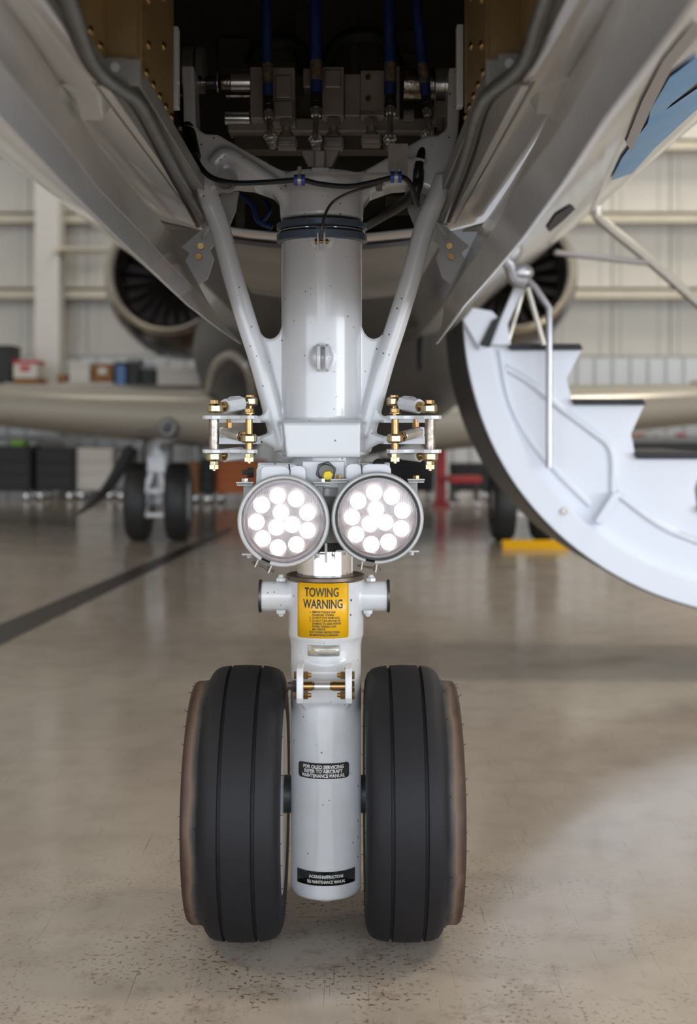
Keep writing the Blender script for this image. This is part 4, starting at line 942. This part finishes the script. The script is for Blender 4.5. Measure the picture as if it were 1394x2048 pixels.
for (x, y, d) in ((366, 195, 2.065), (381, 258, 2.025), (838, 322, 2.03)):
    q = K(x, y, d); lathe(b := BM(), [(-.0025, .0128), (.0025, .0128)], q, (.2, 0, 1), 20); box(b, q+Vector((-.014, 0, 0)), (.009, .006, .006)); obj('cable_tie', b, M['zip_white'], ch, bevel=.0004)
for (x, y) in ((599, 360), (792, 354)):
    q = K(x, y, 1.93); bm = BM()
    for k in (-.0055, .0055): lathe(bm, [(k-.0028, .0046), (k-.0028, .0085), (k+.0028, .0085), (k+.0028, .0046)], q, (1, 0, 0), 16, close=True)
    cl = obj('cable_clip', bm, M['blue_clip'], ch); cyl(b := BM(), q-Vector((.003, 0, 0)), q+Vector((.003, 0, 0)), .0075, seg=16); cyl(b, q+Vector((0, 0, .008)), q+Vector((0, 0, .020)), .004, .003, seg=8); box(b, q+Vector((0, .004, .010)), (.012, .012, .003)); obj('clip_band', b, M['plate_metal'], cl)
tag(obj('bonding_wire', tube(BM(), [K(641, 478, 1.965), K(644, 455, 1.955), K(652, 425, 1.96), K(668, 402, 1.965), K(700, 385, 1.965), K(735, 375, 1.96), K(765, 366, 1.95)], .0021, 8, 6), M['dark_steel']), 'thin braided bonding wire curving down to the upper lug', 'wire')
bm = BM(); box(bm, K(758, 374, 1.95), (.010, .006, .012)); tag(obj('wire_clamp', bm, M['sleeve_tape'], smooth=0, bevel=.001), 'small brown clamp holding the bonding wire', 'clamp')
# loose small pipes low in the bay
bm = BM(); tube(bm, [K(478, 385, 2.3), K(505, 410, 2.3), K(515, 440, 2.3), K(545, 455, 2.3)], .005, 8); tube(bm, [K(530, 400, 2.33), K(540, 420, 2.3), K(520, 450, 2.3)], .004, 8)
tag(obj('bay_pipe', bm, M['blue_hose']), 'thin blue pipes behind the yoke at lower left of bay', 'pipe')

# ------------------------------------------------------------------ boarding stairs
SD = 4.0
st = thing('boarding_stairs', (1.0, 4.3, 0), 'white curved boarding stair door hanging open at right with black treads', 'stairs')
arc = [(925, 640), (930, 700), (941, 762), (962, 835), (992, 905), (1034, 975), (1090, 1042), (1155, 1100), (1230, 1150), (1310, 1188), (1394, 1215), (1480, 1236), (1570, 1250), (1680, 1262)]
arc = [(p.x, p.y) for p in spline([Vector((x, y, 0)) for x, y in arc], 3)]
stp = [(1680, 1140), (1668, 1132), (1524, 1121), (1518, 1085), (1545, 1024), (1397, 1013), (1392, 975), (1419, 916), (1272, 905), (1265, 868), (1292, 808), (1145, 797), (1135, 757), (1165, 700), (1005, 690), (975, 690), (985, 655), (945, 630)]
for y0 in (4.02, 4.56):
    obj('stringer', prism(BM(), arc+stp, SD, y0, y0+.025), M['stair_white'], st, smooth=0, bevel=.004)
def band(y0, y1, w0, w1, nm, m):
    bm = BM(); rings = []
    for i, (x, y) in enumerate(arc):
        a = arc[max(i-1, 0)]; b = arc[min(i+1, len(arc)-1)]; tx, ty_ = b[0]-a[0], b[1]-a[1]; L_ = math.hypot(tx, ty_); nx, ny = ty_/L_, -tx/L_
        p, q = K(x+nx*w0, y+ny*w0, SD), K(x+nx*w1, y+ny*w1, SD)
        rings.append([Vector((p.x, y0, p.z)), Vector((q.x, y0, q.z)), Vector((q.x, y1, q.z)), Vector((p.x, y1, p.z))])
    return obj(nm, loft(bm, rings), m, st, smooth=30, bevel=.003)
band(3.985, 4.02, 0, 52, 'edge_flange', M['stair_white']); band(4.0, 4.62, -3, 3, 'door_skin', M['belly'])  # outer door skin coloured dark so it looks shaded
for (x0, y0) in ((1018, 687), (1145, 797), (1271, 905), (1397, 1013), (1523, 1121)):
    a = [(x0, y0), (x0+143, y0), (x0+149, y0+12), (x0+4, y0+13)] if y0 < 700 else [(x0, y0), (x0+141, y0), (x0+148, y0+13), (x0+6, y0+13)]
    obj('tread', prism(BM(), a, 3.99, 3.99, 4.6), M['tread_black'], st, smooth=0, bevel=.004)
for y0, (a, b, c_, d_) in ((0, ((1145, 797), (1165, 700), 0, 0)), (0, ((1271, 905), (1292, 808), 0, 0))):
    pass
bm = BM()
tube(bm, [K(x, y, SD+.018) for x, y in ((1010, 735), (1060, 765), (1120, 815), (1180, 860), (1222, 900), (1226, 985))], .012, 8, 5)
tube(bm, [K(x, y, SD+.018) for x, y in ((1232, 985), (1320, 1050), (1400, 1085))], .012, 8, 5)
tube(bm, [K(x, y, SD+.018) for x, y in ((1000, 700), (1020, 800), (1060, 880), (1120, 950), (1180, 1010))], .010, 8, 5)
obj('pressed_ribs', bm, M['stair_white'], st, smooth=60)
bm = BM(); prism(bm, [(1228, 985), (1242, 990), (1205, 1052), (1190, 1044)], SD-.03, SD-.03, SD+.02); obj('gusset', bm, M['stair_white'], st, smooth=0, bevel=.004)
q = K(1128, 1023, 3.985); cyl(b := BM(), q, q-Vector((0, .01, 0)), .012, .010, seg=16); obj('flange_bolt', b, M['worn_steel'], st)
# hinge hardware at the fuselage
bm = BM(); prism(bm, [(925, 640), (945, 615), (985, 622), (1000, 640), (985, 690), (960, 700)], 3.96, 3.96, 3.98); prism(bm, [(1000, 640), (1035, 560), (1052, 566), (1015, 650), (1022, 690), (985, 690)], 3.96, 3.96, 3.99)
obj('hinge_arm', bm, M['stair_white'], st, smooth=0, bevel=.004)
bm = BM(); tube(bm, [K(1018, 525, 3.9), K(1030, 560, 3.9), K(1052, 568, 3.9)], .02, 10, 5); ball(bm, K(1040, 545, 3.9), .035, (1.2, .6, .8)); obj('hinge_joint', bm, M['rail_grey'], st)
bm = BM(); prism(bm, [(960, 690), (985, 640), (1002, 632), (980, 695)], 3.95, 3.95, 3.958); obj('hinge_slot', bm, M['black'], st, smooth=0)
obj('support_strut', tube(BM(), [K(1050, 555, 3.95), K(1070, 575, 3.95), K(1098, 616, 3.95), K(1098, 700, 3.95), K(1098, 935, 3.95)], .0105, 10, 1, smooth=False), M['rail_grey'], st)
obj('support_strut', cyl(BM(), K(1055, 575, 3.93), K(1088, 690, 3.93), .008, seg=10), M['rail_beige'], st)
obj('support_strut', cyl(BM(), K(1046, 580, 4.0), K(1014, 690, 4.0), .008, seg=10), M['rail_beige'], st)
obj('handrail', tube(BM(), [K(1204, 318, 4.6), K(1200, 370, 4.6), K(1193, 422, 4.6), K(1206, 444, 4.6), K(1300, 522, 4.6), K(1394, 605, 4.6), K(1520, 715, 4.6)], .018, 10, 4), M['rail_beige'], st)
obj('handrail_stay', cyl(BM(), K(1110, 505, 4.5), K(1296, 526, 4.6), .011, seg=10), M['rail_grey'], st)

# ------------------------------------------------------------------ things along the back wall
BZ = 1.105
def bench(x0, x1, lab):
    t = thing('workbench', ((x0+x1)/2, 13.9, 0), lab, 'workbench')
    obj('bench_top', box(BM(), ((x0+x1)/2, 13.9, BZ-.03), (x1-x0, 1.0, .06)), M['dark_steel'], t, smooth=0, bevel=.004)
    obj('lower_shelf', box(BM(), ((x0+x1)/2, 13.9, .62), (x1-x0-.1, .9, .04)), M['dark_steel'], t, smooth=0)
    for x in (x0+.06, x1-.06):
        for y in (13.46, 14.3): obj('leg', box(BM(), (x, y, (BZ-.06)/2), (.06, .06, BZ-.06)), M['dark_steel'], t, smooth=0)
bench(-4.6, -1.55, 'long dark workbench against the back wall behind the left wing')
bench(2.9, 5.6, 'dark workbench against the back wall behind the right wing')
def crate(name, x0, x1, ytop, zb, d, dep, m, lab, cat, lid=None, group=None, label_patch=None):
    a, b = K(x0, 840, d), K(x1, 840, d); zt = Z(ytop, d); w_ = b.x-a.x; xc = (a.x+b.x)/2
    t = thing(name, (xc, d+dep/2, zb), lab, cat, group)
    obj('body', box(BM(), (xc, d+dep/2, (zb+zt)/2), (w_, dep, zt-zb)), M[m], t, smooth=0, bevel=.012)
    if lid: obj('lid', box(BM(), (xc, d+dep/2, zt), (w_*1.04, dep*1.04, .04)), M[lid], t, smooth=0, bevel=.006)
    if label_patch: obj('paper_label', box(BM(), (xc, d-.003, (zb+zt)/2+.02), (w_*.4, .004, (zt-zb)*.35)), M[label_patch], t, smooth=0)
    return t, zt
crate('storage_bin', -22, 22, 694, BZ, 13.5, .4, 'black', 'tall black bin at the far left of the workbench', 'bin', 'black')
_, z_ = crate('cardboard_box', 26, 76, 757, BZ, 13.5, .4, 'cardboard', 'brown cardboard box under the red and white carton', 'box', None)
crate('paper_carton', 26, 74, 724, z_, 13.5, .35, 'off_white', 'red and white carton stacked on a brown box left of column', 'box', 'red', None, 'red')
crate('paint_pot', 8, 26, 770, BZ, 13.42, .1, 'off_white', 'small white pot in front of the tall black bin', 'pot', 'off_white')
_, z_ = crate('storage_tray', 124, 228, 765, BZ, 13.5, .4, 'off_white', 'long white tray on the workbench right of the column', 'tray', None)
crate('cardboard_box', 114, 134, 748, z_, 13.5, .2, 'cardboard', 'smallest cardboard box on the left end of the white tray', 'box', None)
crate('storage_box', 138, 180, 728, z_, 13.5, .3, 'off_white', 'pale box on the white tray beside the small cardboard box', 'box', 'off_white')
crate('cardboard_box', 184, 226, 727, z_, 13.5, .3, 'cardboard', 'orange brown cardboard box with white label on the tray', 'box', None, None, 'off_white')
crate('fluid_can', 231, 252, 727, BZ, 13.5, .15, 'blue', 'blue can on the workbench beside the black tool bags', 'can', 'black')
crate('tool_bag', 254, 280, 722, BZ, 13.5, .3, 'black', 'taller black tool bag beside the blue can', 'bag', 'dark_steel')
crate('tool_bag', 281, 312, 735, BZ, 13.5, .3, 'black', 'lower black tool bag beside the white cabinet', 'bag', 'dark_steel')
crate('wall_cabinet', 314, 398, 738, BZ, 13.5, .4, 'off_white', 'white cabinet on the workbench under the left engine', 'cabinet', 'off_white')
def cart(name, x0, x1, ytop, d, m, lab, dm='dark_steel', cat='cabinet'):
    a, b = K(x0, 840, d), K(x1, 840, d); zt = Z(ytop, d); w_ = b.x-a.x; xc = (a.x+b.x)/2; dep = .45
    t = thing(name, (xc, d+dep/2, 0), lab, cat)
    obj('body', box(BM(), (xc, d+dep/2, (zt+.1)/2), (w_, dep, zt-.1)), M[m], t, smooth=0, bevel=.01)
    n_ = 3
    for i in range(n_):
        hh = (zt-.16)/n_; obj('drawer', box(BM(), (xc, d-.008, .14+hh*(i+.5)), (w_*.92, .016, hh*.86)), M[m], t, smooth=0, bevel=.004)
    for sx in (-1, 1):
        for yy in (.05, dep-.05):
            cyl(bm := BM(), (xc+sx*(w_/2-.05)-.015, d+yy, .05), (xc+sx*(w_/2-.05)+.015, d+yy, .05), .05, seg=16); obj('caster', bm, M['silver'], t)
    return t
cart('tool_chest', -40, 62, 893, 12.9, 'black', 'black rolling tool chest at far left below the wing')
cart('tool_chest', 70, 148, 897, 13.0, 'black', 'black rolling tool chest beside the white floor cabinet')
cart('floor_cabinet', 152, 228, 897, 13.1, 'off_white', 'white floor cabinet below the left wing')
cart('tool_chest', 231, 262, 900, 13.0, 'dark_steel', 'narrow dark cabinet behind the left main wheels')
cart('tool_chest', 370, 400, 925, 12.6, 'cardboard', 'narrow brown cabinet right of the left main wheels')
cart('tool_chest', 402, 428, 918, 12.5, 'black', 'slim black cabinet between brown and orange cabinets')
cart('tool_chest', 430, 530, 922, 12.6, 'orange', 'wide orange tool cabinet behind the left landing light')
cart('tool_chest', 760, 868, 915, 12.9, 'black', 'black tool cabinet behind the right landing light')
cart('tool_chest', 905, 985, 928, 13.0, 'black', 'dark cabinet behind the red rolling stool')
crate('rag_pile', 20, 48, 880, Z(893, 12.9), 12.95, .25, 'green', 'green cloth bundle on top of the far left chest', 'cloth')
t = thing('red_ladder', K(882, 985, 12.2), 'red upright stand beside the dark tool cabinets', 'stand'); p = K(882, 840, 12.2)
obj('post', box(BM(), (p.x, 12.2, .30), (.09, .1, .52)), M['red'], t, smooth=0, bevel=.01); obj('base', box(BM(), (p.x, 12.2, .02), (.15, .2, .04)), M['red'], t, smooth=0)
t = thing('rolling_stool', K(928, 985, 12.0), 'red low rolling stool on casters by the tool cabinets', 'stool'); p = K(928, 840, 12.0)
obj('seat', box(BM(), (p.x, 12.0, Z(958, 12.0)), (.31, .3, .06)), M['red'], t, smooth=0, bevel=.015)
for sx in (-1, 1):
    for sy in (-1, 1):
        obj('leg', cyl(BM(), (p.x+sx*.12, 12+sy*.12, .04), (p.x+sx*.1, 12+sy*.1, .27), .014, seg=8), M['dark_steel'], t); obj('caster', cyl(BM(), (p.x+sx*.12-.012, 12+sy*.12, .035), (p.x+sx*.12+.012, 12+sy*.12, .035), .035, seg=12), M['silver'], t)
for i, (x0, x1, m, lab) in enumerate(((1262, 1286, 'orange', 'small orange box on shelf under the right wing'), (1288, 1310, 'off_white', 'small white box beside the orange one under the right wing'),
                                 (1312, 1352, 'off_white', 'wider white box under the right wing'), (1354, 1374, 'red', 'small red box under the right wing at frame edge'))):
    crate('supply_box', x0, x1, 868, .64, 13.5, .3, m, lab, 'box')
crate('shelf_case', 1265, 1420, 884, .3, 13.3, .1, 'black', 'long black case below the supply boxes at right', 'case')
bm = BM(); cyl(bm, (3.0+.05, 13.6, BZ+.03), (3.72, 13.6, BZ+.05), .028, seg=10); box(bm, (3.70, 13.6, BZ+.06), (.08, .08, .12))
tag(obj('wood_mallet', bm, M['cardboard'], smooth=0, bevel=.004), 'brown wooden mallet on the bench above the right wing', 'mallet')
